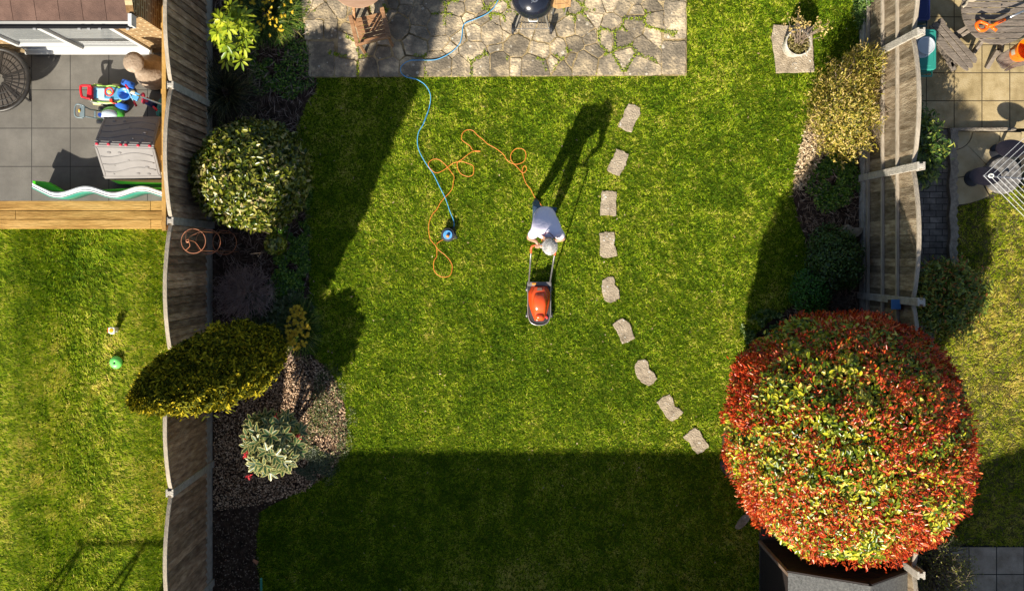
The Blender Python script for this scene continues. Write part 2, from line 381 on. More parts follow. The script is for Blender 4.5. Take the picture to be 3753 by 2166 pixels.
def grass(name, poly, dens, m, holes=(), seed=0, hgt=.034, dry=0.0, wid=.0105):
    x, y = field(poly, dens, holes, seed); rs = np.random.RandomState(seed + 1); N = len(x)
    an = vnoise(x, y, 1.7, seed + 2, 3) * 9 + vnoise(x, y, 16, seed + 3, 2) * 9 + rs.normal(0, .8, N)
    clump = vnoise(x, y, 9, seed + 4, 3); big = vnoise(x, y, .55, seed + 6, 3)
    h = hgt * (.6 + .8 * clump) * rs.uniform(.7, 1.3, N); lean = h * rs.uniform(.4, 1.5, N)
    p = np.stack([x, y, np.full(N, -.004)], 1); t = p + np.stack([np.cos(an) * lean, np.sin(an) * lean, h], 1)
    sh = vnoise(x, y, 3.2, seed + 9, 3)
    r = .5 + (clump - .5) * .55 + (big - .5) * .6 + (sh - .5) * .6 + (vnoise(x, y, 40, seed + 12, 2) - .5) * .5 + rs.normal(0, .21, N) + .045 * np.sin(x * 14.5 + .4 * np.sin(y)) + dry
    o = blades(name, p, t, wid * rs.uniform(.7, 1.4, N), m, None, np.clip(r, 0, 1), seed); o['kind'] = 'stuff'; return o
GR = [(0.0, (0.03, 0.085, 0.002)), (0.25, (0.12, 0.235, 0.006)), (0.5, (0.29, 0.415, 0.013)), (0.78, (0.50, 0.565, 0.025)), (1.0, (0.80, 0.67, 0.17))]
grass_m = leafmat('grass', GR, rough=.6, trans=.35, nscale=.8, nmix=.08, spec=.12)
GD = [(0.0, (0.06, 0.12, 0.003)), (0.3, (0.20, 0.30, 0.006)), (0.6, (0.47, 0.50, 0.018)), (1.0, (0.80, 0.62, 0.17))]
dry_m = leafmat('dry_grass', GD, rough=.6, trans=.35, nscale=.8, nmix=.08, spec=.12)
o = grass('grass', LAWN_W, 6500, grass_m, holes, 11); tag(o, 'short mown green grass of the middle lawn', 'grass')
o = grass('grass', LEFTLAWN, 6500, grass_m, (), 31, hgt=.043, dry=.03); tag(o, 'bright green grass of the lawn left of the dark fence', 'grass')
o = grass('grass', RIGHTLAWN, 6500, dry_m, (), 51, hgt=.036); tag(o, 'dry yellowish grass of the lawn right of the red shrub', 'grass')
x, y = field(LAWN_W, 2.2, holes, 95); N = len(x)
o = leaves('fallen_leaves', np.stack([x, y, np.full(N, .04)], 1), np.tile([0, 0, 1.], (N, 1)), .035, .018, leafmat('fallen_leaf', [(0, (.25, .15, .07)), (1, (.6, .45, .3))], rough=.8), None, 95, jit=.5); tag(o, 'small dry tan leaves scattered over the middle lawn', 'leaf litter', kind='stuff')
# mulch chips and litter in the left bed
def litter(name, label, poly, dens, ramp, L, W, seed, z=0.0, hi=.02, cat='mulch'):
    x, y = field(poly, dens, (), seed); rs = np.random.RandomState(seed); N = len(x)
    p = np.stack([x, y, z + rs.rand(N) * hi], 1); n = np.tile([0, 0, 1.], (N, 1))
    o = leaves(name, p, n, L, W, leafmat(name + '_m%d' % seed, ramp, rough=.9, trans=0, nscale=3, nmix=.3, spec=.1), None, seed, jit=.35); tag(o, label, cat, kind='stuff'); return o
MULCH = PP([(960, 1300), (1128, 1300), (1200, 1350), (1238, 1410), (1262, 1490), (1274, 1580), (1268, 1650), (1215, 1730), (1110, 1800), (1010, 1835), (785, 1870), (785, 1450)])
litter('bark_mulch', 'brown bark chips round the variegated shrub', MULCH, 2600, [(0, (.07, .045, .026)), (.5, (.36, .22, .13)), (1, (.8, .58, .38))], .035, .018, 61, 0, .02)
LITL = PP([(785, -100), (1060, -100), (1110, 60), (1150, 290), (1158, 330), (1100, 430), (1100, 600), (1118, 700), (1128, 900), (1132, 1290), (785, 1450)])
litter('dead_stalks', 'dead brown stalks lying over the left bed', LITL, 500, [(0, (.06, .036, .03)), (.5, (.22, .14, .11)), (1, (.5, .38, .3))], .13, .008, 62, .01, .05, 'stalks')
litter('soil_litter', 'dark crumbs and leaf litter along the foot of the left fence', PP([(785, 1860), (1010, 1835), (955, 1880), (940, 1960), (960, 2200), (785, 2200)]), 900, [(0, (.03, .02, .012)), (.5, (.10, .07, .045)), (1, (.3, .22, .16))], .03, .02, 63, 0, .02, 'litter')
RB = PP([(3050, 260), (3140, 200), (3140, 1200), (2850, 1150), (2940, 1100), (2965, 1000), (2960, 900), (2925, 800), (2905, 700), (2925, 600), (2950, 500), (2990, 400)])
litter('dead_stems', 'tangled dead brown stems covering the right bed', RB, 900, [(0, (.05, .03, .02)), (.5, (.22, .14, .09)), (1, (.5, .37, .26))], .1, .01, 64, 0, .07, 'stems')
litter('straw_mulch', 'pale tan clippings at the lawn side of the golden shrub', PP([(3100, 230), (3070, 540), (3000, 580), (2935, 690), (2900, 700), (2925, 560), (2945, 480), (2990, 390), (3050, 290)]), 3200, [(0, (.25, .17, .09)), (.5, (.55, .4, .23)), (1, (.75, .6, .4))], .06, .014, 65, .05, .06, 'clippings')

def cover(name, label, c, rad, N, ramp, L, W, seed, z=.0, hi=.1, up=1.2, cat='ground cover', kind='stuff', rough=.4, const=False):
    """low patch of small leaves, ragged outline"""
    rs = np.random.RandomState(seed); a = rs.rand(N) * 6.283; q = np.sqrt(rs.rand(N)); cx, cy = P(*c, z)
    k = 1 + .35 * (vnoise(np.cos(a) * 2 + 5, np.sin(a) * 2 + 5, 1, seed, 2) - .5) * 2; rx = rad[0] / 224; ry = rad[1] / 224
    x = cx + np.cos(a) * q * k * rx; y = cy + np.sin(a) * q * k * ry
    cl = vnoise(x, y, 5, seed + 1, 2); ok = cl > .36; x, y, cl = x[ok], y[ok], cl[ok]
    zz = z + hi * (cl * 1.2) * (1 - q[ok] ** 3 * .7) * rs.rand(len(x)) ** .5
    n = np.tile([0, 0, 1.], (len(x), 1)); o = leaves(name, np.stack([x, y, zz], 1), n, L, W, leafmat(name + '_%d' % seed, ramp, rough=rough, trans=.25, nscale=2, nmix=.2), None, seed, jit=.5)
    tag(o, label, cat, kind=kind); return o
DG = [(0, (.015, .05, .004)), (.4, (.06, .15, .010)), (.75, (.16, .30, .02)), (1, (.35, .46, .06))]
cover('ground_ivy', 'small round green leaves creeping over the top left bed', (1020, 220), (140, 160), 4200, DG, .035, .03, 71, .0, .08)
cover('periwinkle', 'glossy dark green ground cover between the round bush and the lawn', (1055, 840), (85, 270), 15000, DG, .045, .022, 72, .0, .22, rough=.3)
cover('geranium', 'dull green rounded leaves below the brown twiggy patch', (1010, 1140), (120, 95), 5200, [(0, (.03, .05, .012)), (.5, (.10, .14, .04)), (1, (.26, .26, .12))], .06, .055, 73, .0, .18)
cover('heather', 'low green cushions at the right rim of the bark bed', (1205, 1540), (85, 190), 3200, [(0, (.04, .07, .01)), (.5, (.1, .14, .03)), (1, (.3, .3, .1))], .03, .012, 74, .0, .1)
cover('thyme', 'grey green low mat at the bottom rim of the bark bed', (1150, 1700), (95, 60), 4200, [(0, (.03, .05, .02)), (.5, (.08, .11, .05)), (1, (.2, .22, .12))], .025, .012, 75, .0, .08)
cover('creeping_ivy', 'bright green creeping leaves in the middle of the right bed', (3060, 640), (100, 130), 5200, DG, .035, .03, 76, .02, .1)
cover('clover_edge', 'green weeds growing at the lawn edge beside the red shrub', (2810, 1210), (90, 75), 3200, [(0, (.02, .06, .01)), (.5, (.08, .16, .02)), (1, (.3, .36, .08))], .04, .03, 77, .0, .14)
cover('fence_weeds', 'green weeds sprouting against the right fence near the top', (3160, 30), (35, 70), 1500, [(0, (.03, .08, .01)), (.5, (.1, .2, .03)), (1, (.3, .4, .1))], .07, .014, 78, .0, .5, cat='weeds')

# ================================================================= CRAZY PAVING PATIO
def clip(poly, nx, ny, d):
    out = []
    for i in range(len(poly)):
        a = poly[i]; b = poly[(i + 1) % len(poly)]; da = a[0] * nx + a[1] * ny - d; db = b[0] * nx + b[1] * ny - d
        if da <= 0: out.append(a)
        if (da < 0) != (db < 0) and da != db:
            t = da / (da - db); out.append((a[0] + (b[0] - a[0]) * t, a[1] + (b[1] - a[1]) * t))
    return out
def patio():
    PZ = .03; rr = random.Random(12)
    x0, y1 = P(1096, -170); x1, y0 = P(2514, 277)
    region = [P(1083, -170), P(1141, 284), P(2514, 277), P(2514, -170)]
    b = MB(); b.prism([P(1078, -175), P(1139, 286), P(2516, 279), P(2516, -175)], -.1, .019)
    mm = mat('patio_joint', [(0.10, 0.075, 0.035), (0.34, 0.25, 0.12), (0.5, 0.38, 0.21)], scale=3, detail=8, pos=[.36, .5, .62], bump=1, bscale=50, rough=.95)
    base = b.build('patio_bed', mm); base['kind'] = 'structure'
    seeds = []
    tries = 0
    # bottom edge row of squarer slabs
    xs = x0 + .15
    while xs < x1 - .55:
        wd = rr.uniform(.26, .56); seeds.append((xs + wd / 2, y0 + rr.uniform(.13, .19))); xs += wd
    rects = [(P(2433, -20)[0], P(0, 145)[1], x1 - .01, P(0, 8)[1]), (P(2425, 0)[0], y0 + .01, x1 - .01, P(0, 155)[1]),
             (P(1118, 0)[0], P(0, 147)[1], P(1185, 0)[0], P(0, 76)[1]), (P(1190, 0)[0], P(0, 144)[1], P(1238, 0)[0], P(0, 74)[1]), (P(1132, 0)[0], P(0, 283)[1], P(1226, 0)[0], P(0, 155)[1])]
    while len(seeds) < 175 and tries < 40000:
        tries += 1; p = (rr.uniform(x0, x1), rr.uniform(y0 + .2, y1)); dm = rr.choice([.2, .27, .36, .44])
        if all(math.dist(p, q) > dm for q in seeds): seeds.append(p)
    seeds = [s for s in seeds if not any(a - .08 < s[0] < c + .08 and b_ - .08 < s[1] < d + .08 for a, b_, c, d in rects)]
    wt = [rr.uniform(-.022, .022) for _ in seeds]
    st = MB(); rn = []
    def stone(poly, h):
        if len(poly) < 3: return
        c = np.mean(poly, 0); q = []
        for i in range(len(poly)):      # knock the corners off
            a, bb, cc = poly[i - 1], poly[i], poly[(i + 1) % len(poly)]
            for t, e in ((.05, a), (.05, cc)): q.append((bb[0] + (e[0] - bb[0]) * t, bb[1] + (e[1] - bb[1]) * t))
        q = rag(q, .045, .008, rr.random()); n0 = len(st.f); st.prism(q, -.02, h); rn.extend([rr.random()] * (len(st.f) - n0))
    for i, s in enumerate(seeds):
        poly = [tuple(p) for p in region]; g_ = rr.choice([.006, .01, .018])
        for j, t in enumerate(seeds):
            if i == j: continue
            dx, dy = t[0] - s[0], t[1] - s[1]; L = math.hypot(dx, dy)
            if L > 1.4: continue
            nx, ny = dx / L, dy / L; d = (s[0] + t[0]) / 2 * nx + (s[1] + t[1]) / 2 * ny + (wt[i] - wt[j]) / (2 * L) - g_; poly = clip(poly, nx, ny, d)
            if len(poly) < 3: break
        for a, b_, c, d in rects:
            if len(poly) < 3: break
            best = max([(a - s[0], (1, 0, a - .012)), (s[0] - c, (-1, 0, -(c + .012))), (b_ - s[1], (0, 1, b_ - .012)), (s[1] - d, (0, -1, -(d + .012)))])
            poly2 = clip(poly, *best[1])
            if len(poly2) >= 3: poly = poly2
        stone(poly, PZ + rr.uniform(-.004, .004))
    for a, b_, c, d in rects: stone([(a, b_), (c, b_), (c, d), (a, d)], PZ)
    sm = mat('patio_stone', [(0.13, 0.11, 0.08), (0.27, 0.22, 0.155), (0.47, 0.37, 0.235), (0.76, 0.60, 0.38)], scale=2.6, detail=12, pos=[.34, .5, .57, .68], rnd=.33, bump=1, bscale=28, rough=.92, spec=.2, spots=((.5, .44, .34), 8, .04), rough_n=.74)
    o = st.build('patio', sm, rnds=rn, bevel=0); o['kind'] = 'structure'
    # moss tufts in the joints
    rs = np.random.RandomState(5); x, y = field([tuple(p) for p in region], 9000, (), 91); k = (vnoise(x, y, 2.2, 92, 3) + .05 * (x > 0)) > .57
    x, y = x[k], y[k]; ins = np.zeros(len(x), bool); sd = np.array(seeds)
    D = np.sort(np.sqrt((x[:, None] - sd[None, :, 0]) ** 2 + (y[:, None] - sd[None, :, 1]) ** 2), 1); k = (D[:, 1] - D[:, 0]) < .035
    x, y = x[k], y[k]; N = len(x)
    o = leaves('moss', np.stack([x, y, .022 + rs.rand(N) * .018], 1), np.tile([0, 0, 1.], (N, 1)), .022, .016, leafmat('moss', [(0, (.10, .16, .005)), (1, (.36, .42, .02))], rough=.9, trans=.1), None, 5)
    tag(o, 'bright green moss in the joints of the crazy paving', 'moss', kind='stuff')
patio()
# stepping stones
ssm = mat('stepping_stone', [(0.2, 0.16, 0.11), (0.38, 0.305, 0.215), (0.56, 0.46, 0.33)], scale=7, detail=10, rnd=.1, bump=1, bscale=45, rough=.95, spec=.15, spots=((.62, .58, .5), 16, .05), rough_n=.7)
SL = ['speckled stepping stone nearest the patio, top of the curving row', 'leaning stepping stone, second below the patio', 'plain rectangular stepping stone, third below the patio and beside the man',
 'pale cornered stepping stone level with the man\'s head, fourth of the row', 'notched stepping stone beside the back of the mower, fifth of the row', 'brown tilted stepping stone just below the mower\'s nose, sixth of the row',
 'kidney shaped stepping stone with white blotches, seventh of the row', 'stepping stone with two white patches left of the red shrub, eighth of the row', 'cracked stepping stone at the shadow edge, lowest of the row']
for i, s in enumerate(STONES):
    poly = rag([P(a, b, .02) for a, b in s], .035, .008, i); c = np.mean(poly, 0); b = MB()
    b.prism([tuple(p) for p in poly], -.03, .03); o = b.build('stepping_stone', ssm, bevel=.006); tag(o, SL[i], 'stepping stone', 'stepping stones curving across the lawn')
b = MB(); b.prism(rag(smoothpath([P(*q, .02) for q in [(2695, 1930), (2720, 1890), (2745, 1885), (2748, 1900), (2725, 1930), (2705, 1938)]], 3, True), .03, .004, 3), -.03, .03)
tag(b.build('stepping_stone', ssm, bevel=.006), 'pale stone lying in deep shade left of the shed corner', 'stepping stone')
b = MB(); b.prism(rag(smoothpath([P(*q, .02) for q in [(2640, 1690), (2700, 1680), (2770, 1740), (2790, 1790), (2740, 1790), (2660, 1740)]], 3, True), .03, .004, 4), -.03, .03)
tag(b.build('stepping_stone', mat('dark_slab', [(0.06, 0.045, 0.035), (0.12, 0.095, 0.075)], scale=5, bump=1, rough=.95), bevel=.006), 'brownish stone half under the lower left of the red shrub', 'stepping stone')

# ================================================================= FENCES
conc = mat('concrete', [(0.27, 0.24, 0.2), (0.42, 0.38, 0.32), (0.56, 0.51, 0.43)], scale=9, detail=10, bump=.8, bscale=70, rough=.95, spec=.2, rough_n=.7)
woodL = mat('dark_fence_wood', [(0.20, 0.12, 0.075), (0.38, 0.245, 0.155), (0.58, 0.42, 0.29)], scale=6, detail=8, rnd=.42, stretch=(1, 3, .6), bump=.8, bscale=30, rough=.85, spec=.3, spots=((.4, .38, .35), 7, -.13))
woodR = mat('grey_fence_wood', [(0.12, 0.085, 0.045), (0.24, 0.18, 0.115), (0.38, 0.31, 0.21)], scale=6, detail=8, rnd=.38, stretch=(1, 3, .6), bump=.8, bscale=30, rough=.9, spec=.2)
capm = mat('fence_capping', [(0.28, 0.23, 0.17), (0.42, 0.36, 0.28)], scale=8, stretch=(3, .5, 1), bump=.6, rough=.9, spec=.2)
def fence(name, label, X, posts, topz, postz, face, wm, gb, rails, first):
    """concrete posts, gravel boards and bow-topped closeboard panels along Y; face=+1 boards on the side towards +X"""
    t = thing(name, label, 'fence', (X, posts[0], 0)); rr = random.Random(3)
    for y in posts:
        b = MB(); q = .056; s_ = .026
        pr = [(-q, -q), (-s_, -q), (-s_, -q + .025), (s_, -q + .025), (s_, -q), (q, -q), (q, q), (s_, q), (s_, q - .025), (-s_, q - .025), (-s_, q), (-q, q)]
        pr = [(X + a, y + c_) for a, c_ in pr]; b.prism(pr, -.3, postz); b.build('post', conc, t, bevel=.006)
    for i in range(len(posts) - 1):
        a, c_ = sorted((posts[i], posts[i + 1])); a += .03; c_ -= .03; L = c_ - a
        g_ = MB(); g_.box((X, (a + c_) / 2, gb / 2 - .05), (.045, L, gb + .1)); g_.build('gravel_board', conc, t, bevel=.005)
        top = lambda u: topz[0] + (topz[1] - topz[0]) * math.sin(math.pi * u) ** .8
        pb = MB(); rn = []; n = 16
        for k in range(n):
            y0, y1 = a + L * k / n + .001, a + L * (k + 1) / n + .003; u0, u1 = k / n, (k + 1) / n
            d0, d1 = (.026, .004); xf = X + face * .008
            x_in = xf; xo0 = xf + face * d0; xo1 = xf + face * d1; z0 = gb - .03; nn = len(pb.f)
            zt0, zt1 = top(u0) - .02, top(u1) - .02; dz = rr.uniform(-.002, .002)
            pb.add([(x_in, y0, z0), (xo0 + dz, y0, z0), (xo1 + dz, y1, z0), (x_in, y1, z0), (x_in, y0, zt0), (xo0 + dz, y0, zt0), (xo1 + dz, y1, zt1), (x_in, y1, zt1)],
                   [(0, 1, 2, 3), (4, 7, 6, 5), (0, 4, 5, 1), (1, 5, 6, 2), (2, 6, 7, 3), (3, 7, 4, 0)]); rn += [rr.random()] * (len(pb.f) - nn)
        pn = pb.build('panel', wm, t, rnds=rn)
        cp = MB(); m_ = 14
        for k in range(m_):
            u0, u1 = k / m_, (k + 1) / m_; cp.bar((X + .002, a + L * u0, top(u0)), (X + .002, a + L * u1, top(u1)), .055, .03)
        cp.build('capping', capm, pn)
        for rz in rails:
            r_ = MB(); r_.box((X - face * .018, (a + c_) / 2, rz), (.045, L, .045)); r_.build('rail', capm, pn, bevel=.004)
    return t
LX, RX = -4.765, 5.87
fence('garden_fence', 'dark brown closeboard fence with concrete posts and bowed tops on the left', LX, [4.38, 2.436, .489, -1.447, -3.41, -5.35, -7.29, -9.2], (1.74, 1.97), 1.80, 1, woodL, .30, [], 0)
fence('garden_fence', 'weathered grey brown fence with rails facing the lawn on the right', RX, [5.05, 3.13, 1.25, -.66, -2.57, -4.48, -6.4], (1.84, 2.02), 2.10, 1, woodR, .18, [.33, .87, 1.38], 0)
# next door's yellow boards just behind the left fence
yel = mat('yellow_timber', [(0.28, 0.14, 0.03), (0.5, 0.28, 0.07), (0.62, 0.4, 0.14)], scale=3, stretch=(1, .6, 1), rnd=.15, bump=.5, bscale=20, rough=.7, spec=.3)
t = thing('timber_screen', 'new yellow timber screen along the grey slab patio, behind the dark fence', 'screen', (-4.86, 2, 0))
for k in range(5):
    b = MB(); y = .45 + k * .95; b.box((-4.875, y, .90), (.05, .07, 1.75)); b.build('post', yel, t, bevel=.004)
b = MB(); rn = []
for k in range(12):
    b.box((-4.835, 2.45, .12 + k * .141), (.02, 4.2, .133)); rn += [random.random()] * 6
b.build('board_panel', yel, t, rnds=rn); b = MB(); b.box((-4.84, 2.45, 1.80), (.06, 4.2, .04)); b.build('capping', yel, t, bevel=.004)

# ================================================================= LEFT NEIGHBOUR: PATIO, DECK STEP, EXTENSION
PZ = .3
lp = sheet('left_patio', [P(-140, -200, PZ), P(-140, 738, PZ), (-4.9, P(0, 738, PZ)[1]), (-4.9, P(0, -200, PZ)[1])], PZ,
  slabmat('grey_porcelain', [(0.105, 0.096, 0.083), (0.13, 0.12, 0.104), (0.16, 0.148, 0.128)], .6185, .6125, P(116, 0, PZ)[0], P(0, 611, PZ)[1], jw=.006, joint=(.03, .028, .025), scale=2.5, nrow=.03, rough=.7))
deck = mat('deck_board', [(0.28, 0.14, 0.03), (0.48, 0.28, 0.08), (0.6, 0.38, 0.13)], scale=2.5, stretch=(.5, 4, 1), rnd=.16, bump=.6, bscale=12, rough=.7, spec=.25, spots=((.22, .1, .03), 3.2, -.17))
t = thing('deck_step', 'yellow ribbed timber deck step of three boards below the grey patio', 'deck step', (-6.5, P(0, 790, PZ)[1], 0))
for row, (y0, y1) in enumerate([(737, 771), (774, 803), (806, 838)]):
    for a, c_ in {0: [(-130, 551), (553, 602)], 1: [(-130, 56), (58, 602)], 2: [(-130, 552), (554, 610)]}[row]:
        X0, Y1 = P(a, y0, PZ); X1, Y0 = P(c_, y1, PZ); b = MB(); X1 = min(X1, -4.93 if row < 2 else -4.8)
        if X1 <= X0: continue
        n = 9; h = (Y1 - Y0) / n; rn = []; q = random.random()
        for k in range(n): b.box(((X0 + X1) / 2, Y0 + h * (k + .5), PZ - .012 - (.0 if k in (0, n - 1) else .0)), (X1 - X0, h * .68, .03))
        b.box(((X0 + X1) / 2, (Y0 + Y1) / 2, PZ - .022), (X1 - X0, Y1 - Y0, .028)); b.build('plank', deck, t, rnds=[q] * len(b.f))
b = MB(); b.box((-6.9, P(0, 836, PZ)[1] + .01, .13), (4.2, .03, .27)); b.build('riser', deck, t, rnds=[.2] * 6)

brick = slabmat('yellow_brick', [(0.12, 0.06, 0.02), (0.21, 0.115, 0.042), (0.30, 0.175, 0.07)], .225, .075, 0, .3, joint=(.42, .32, .18), jw=.013, bump=.4, offset=.5, scale=8, vert='xz', nrow=.3)
brick2 = slabmat('side_brick', [(0.12, 0.06, 0.02), (0.21, 0.115, 0.042), (0.30, 0.175, 0.07)], .225, .075, 0, .3, joint=(.42, .32, .18), jw=.013, bump=.4, offset=.5, scale=8, vert='yz', nrow=.3)
WY = P(0, 185, PZ)[1]          # wall face
t = thing('house_extension', 'yellow brick extension with brown roof and white patio window at top left', 'house', (-6.5, WY + 1.5, PZ))
WE = -4.985
b = MB(); wx0, wx1, wz0, wz1 = P(85, 172, .5)[0] , P(545, 172, .5)[0], .42, 2.12
b.box(((wx1 + WE) / 2, WY + .05, 1.36), (WE - wx1, .1, 2.12 + .0)); b.box(((wx0 + wx1) / 2, WY + .05, .36), (wx1 - wx0, .1, .119)); b.box(((wx0 - 9.6) / 2, WY + .05, 1.36), (wx0 + 9.6, .1, 2.12)); b.box(((wx0 + wx1) / 2, WY + .05, (wz1 + 2.42) / 2), (wx1 - wx0, .1, 2.42 - wz1))
b.build('wall', brick, t)
b = MB(); b.prism([(WE - .1, WY + .1), (WE, WY + .1), (WE, WY + 4), (WE - .1, WY + 4)], PZ, 2.42)
b.add([(WE - .1, WY, 2.42), (WE, WY, 2.42), (WE, WY + 4, 2.42), (WE - .1, WY + 4, 2.42), (WE - .1, WY, 2.5), (WE, WY, 2.5), (WE, WY + 4, 4.2), (WE - .1, WY + 4, 4.2)], [(0, 3, 2, 1), (4, 5, 6, 7), (0, 1, 5, 4), (1, 2, 6, 5), (2, 3, 7, 6), (3, 0, 4, 7)])
b.build('side_wall', brick2, t)
roofm = mat('brown_roof_tile', [(0.07, 0.036, 0.025), (0.10, 0.053, 0.037), (0.135, 0.075, 0.054)], scale=5, detail=9, rnd=.08, bump=.5, bscale=90, rough=.85, spots=((.35, .3, .2), 3, -.17))
xe, ye = P(478, 76, 2.46); b = MB(); rn = []; tw = .318; sl_ = math.tan(R(22)); k = 0
while xe - k * tw > -10:
    a, c_ = xe - (k + 1) * tw + .006, xe - k * tw
    for r_ in range(8):
        y0 = ye + r_ * .34; z0 = 2.44 + r_ * .34 * sl_ + .03; y1 = y0 + .36; z1 = z0 + .36 * sl_ - .035; q = len(b.f)
        b.add([(a, y0, z0 - .025), (c_, y0, z0 - .025), (c_, y1, z1 - .025), (a, y1, z1 - .025), (a, y0, z0), (c_, y0, z0), (c_, y1, z1), (a, y1, z1)], [(0, 3, 2, 1), (4, 5, 6, 7), (0, 1, 5, 4), (1, 2, 6, 5), (2, 3, 7, 6), (3, 0, 4, 7)])
        rn += [random.random()] * 6
    k += 1
b.build('roof', roofm, t, rnds=rn)
blk = mat('black_plastic', [(0.012, 0.013, 0.016), (0.03, 0.03, 0.034)], scale=12, rough=.35, spec=.5)
b = MB(); gp = [(-.06, 0), (-.055, -.035), (-.03, -.06), (0, -.066), (.03, -.06), (.055, -.035), (.06, 0), (.052, 0), (.046, -.03), (0, -.056), (-.046, -.03), (-.052, 0)]
n = len(gp); gy = ye - .05; vs = [(xe + .01, gy + a, 2.46 + c_) for a, c_ in gp] + [(-9.8, gy + a, 2.46 + c_) for a, c_ in gp]
b.add(vs, [(i, (i + 1) % n, n + (i + 1) % n, n + i) for i in range(n)] + [tuple(range(n))[::-1], tuple(range(n, 2 * n))]); gt = b.build('gutter', blk, t)
for px in (126, 290, 325, 365, 468): b = MB(); b.box((P(px, 80, 2.46)[0], gy - .065, 2.45), (.04, .02, .03)); b.build('gutter_clip', mat('grey_clip', [(.3, .3, .3)], rough=.6), gt)
wht = mat('white_upvc', [(0.55, 0.55, 0.53), (0.6, 0.6, 0.58)], scale=3, rough=.35, spec=.5)
b = MB(); b.box((-5.03, WY - .1, 2.45), (.05, .16, .16)); b.box((-7.4, ye + .06, 2.33), (4.7, .02, .14)); b.build('fascia', wht, t)
wn = MB(); fy = WY + .005; fr = .07
wn.box(((wx0 + wx1) / 2, fy, wz0 + fr / 2), (wx1 - wx0, .08, fr)); wn.box(((wx0 + wx1) / 2, fy, wz1 - fr / 2), (wx1 - wx0, .08, fr))
xm = P(296, 155, .5)[0]
for x in (wx0 + fr / 2, xm, wx1 - fr / 2): wn.box((x, fy, (wz0 + wz1) / 2), (fr, .082, wz1 - wz0 - 2 * fr))
wn.box(((wx0 + xm) / 2, fy, wz0 + .30), (xm - wx0 - fr, .078, .055))
wf = wn.build('window', wht, t, bevel=.006)
glass = mat('window_glass', [(0.04, 0.045, 0.05)], rough=.05, spec=.9, coat=.5)
glass2 = mat('window_blind', [(0.20, 0.21, 0.21), (0.28, 0.29, 0.29)], scale=2, rough=.15, spec=.8, stretch=(1, 1, 8), coat=.4)
b = MB(); b.box((xm + (wx1 - xm) / 2, fy + .01, wz0 + .35), (wx1 - xm - fr, .01, .5)); b.box(((wx0 + xm) / 2, fy + .01, wz0 + .26), (xm - wx0 - fr, .01, .4)); b.build('pane', glass, wf)
b = MB(); b.box((xm + (wx1 - xm) / 2, fy + .012, wz0 + 1.1), (wx1 - xm - fr, .01, 1.0)); b.box(((wx0 + xm) / 2, fy + .012, wz0 + 1.02), (xm - wx0 - fr, .01, 1.12)); b.build('blind', glass2, wf)
b = MB(); b.box(((wx0 + wx1) / 2, WY - .04, wz0 - .02), (wx1 - wx0 + .04, .10, .04)); b.build('sill', wht, t, bevel=.006)
b = MB(); b.box((-7.25, WY - .02, PZ + .03), (4.5, .06, .06)); b.build('kerb', mat('mortar_fillet', [(.2, .13, .06), (.3, .22, .12)], scale=9, bump=1), t)

# ================================================================= RIGHT NEIGHBOUR: PAVING
yp = slabmat('yellow_paving', [(0.25, 0.185, 0.085), (0.36, 0.275, 0.14), (0.44, 0.35, 0.2)], .4545, .4565, P(3393, 0)[0], P(0, 269)[1], jw=.008, joint=(.07, .05, .025), scale=3.5, nrow=.08, rough=.85, bump=.3)
sheet('right_patio', PP([(3165, -200), (3165, 472), (3900, 472), (3900, -200)]), .02, yp)
bp_ = slabmat('block_paving', [(0.09, 0.078, 0.066), (0.15, 0.13, 0.11), (0.24, 0.205, 0.17)], .205, .102, P(3360, 0)[0], P(0, 475)[1], jw=.006, joint=(.03, .026, .02), scale=6, nrow=.22, bump=.6, offset=.5)
sheet('block_path', PP([(3165, 473), (3165, 2000), (3420, 2000), (3420, 1250), (3486, 990), (3480, 473)]), .015, bp_)
sheet('slab_path', PP([(3420, 2000), (3420, 2250), (3900, 2250), (3900, 2000)]), .02, slabmat('grey_slab', [(0.22, 0.165, 0.11), (0.33, 0.255, 0.18), (0.42, 0.33, 0.24)], .45, .45, P(3650, 0)[0], P(0, 2102)[1], jw=.008, scale=4, bump=.6))
# circular slab terrace behind the edging
cm = mat('circle_slab', [(0.27, 0.2, 0.1), (0.38, 0.3, 0.16), (0.46, 0.38, 0.24)], scale=2.6, detail=9, rnd=.12, bump=.6, bscale=22, rough=.9)
jb = MB(); jb.prism(PP([(3488, 482), (3488, 762), (3620, 728), (3700, 700), (3712, 640), (3900, 560), (3900, 482)]), -.05, .012); o = jb.build('circle_bed', mat('dark_joint', [(.035, .028, .02)], rough=1)); o['kind'] = 'structure'
cx, cy = 3493, 483; b = MB(); rn = []
def arc(r, a0, a1, n=14): return [(cx + r * math.cos(R(a0 + (a1 - a0) * i / n)), cy + r * math.sin(R(a0 + (a1 - a0) * i / n))) for i in range(n + 1)]
def slab(l, q):
    n0 = len(b.f); b.prism([P(*p) for p in l], -.02, .028); rn.extend([q] * (len(b.f) - n0))
slab(arc(66, 1, 89) + [(cx + 1, cy + 1)], .3)
for a0, a1, q in ((1, 45, .8), (46, 89, .4)): slab(arc(168, a0, a1) + arc(69, a0, a1)[::-1], q)
for a0, a1, q in ((1, 15, .2), (16, 40, .9), (41, 60, .7), (61.5, 89, .1)):
    slab(arc({1: 245, 16: 250, 41: 262, 61.5: 268}[a0], a0, a1) + arc(171, a0, a1)[::-1], q)
slab([(3742, 484), (3900, 484), (3900, 560), (3730, 548)], .6)
o = b.build('circle_terrace', cm, rnds=rn); o['kind'] = 'structure'
em = mat('stone_edging', [(0.12, 0.1, 0.08), (0.24, 0.2, 0.15), (0.4, 0.34, 0.26)], scale=12, detail=10, bump=1, bscale=40, rough=.95, rough_n=.75)
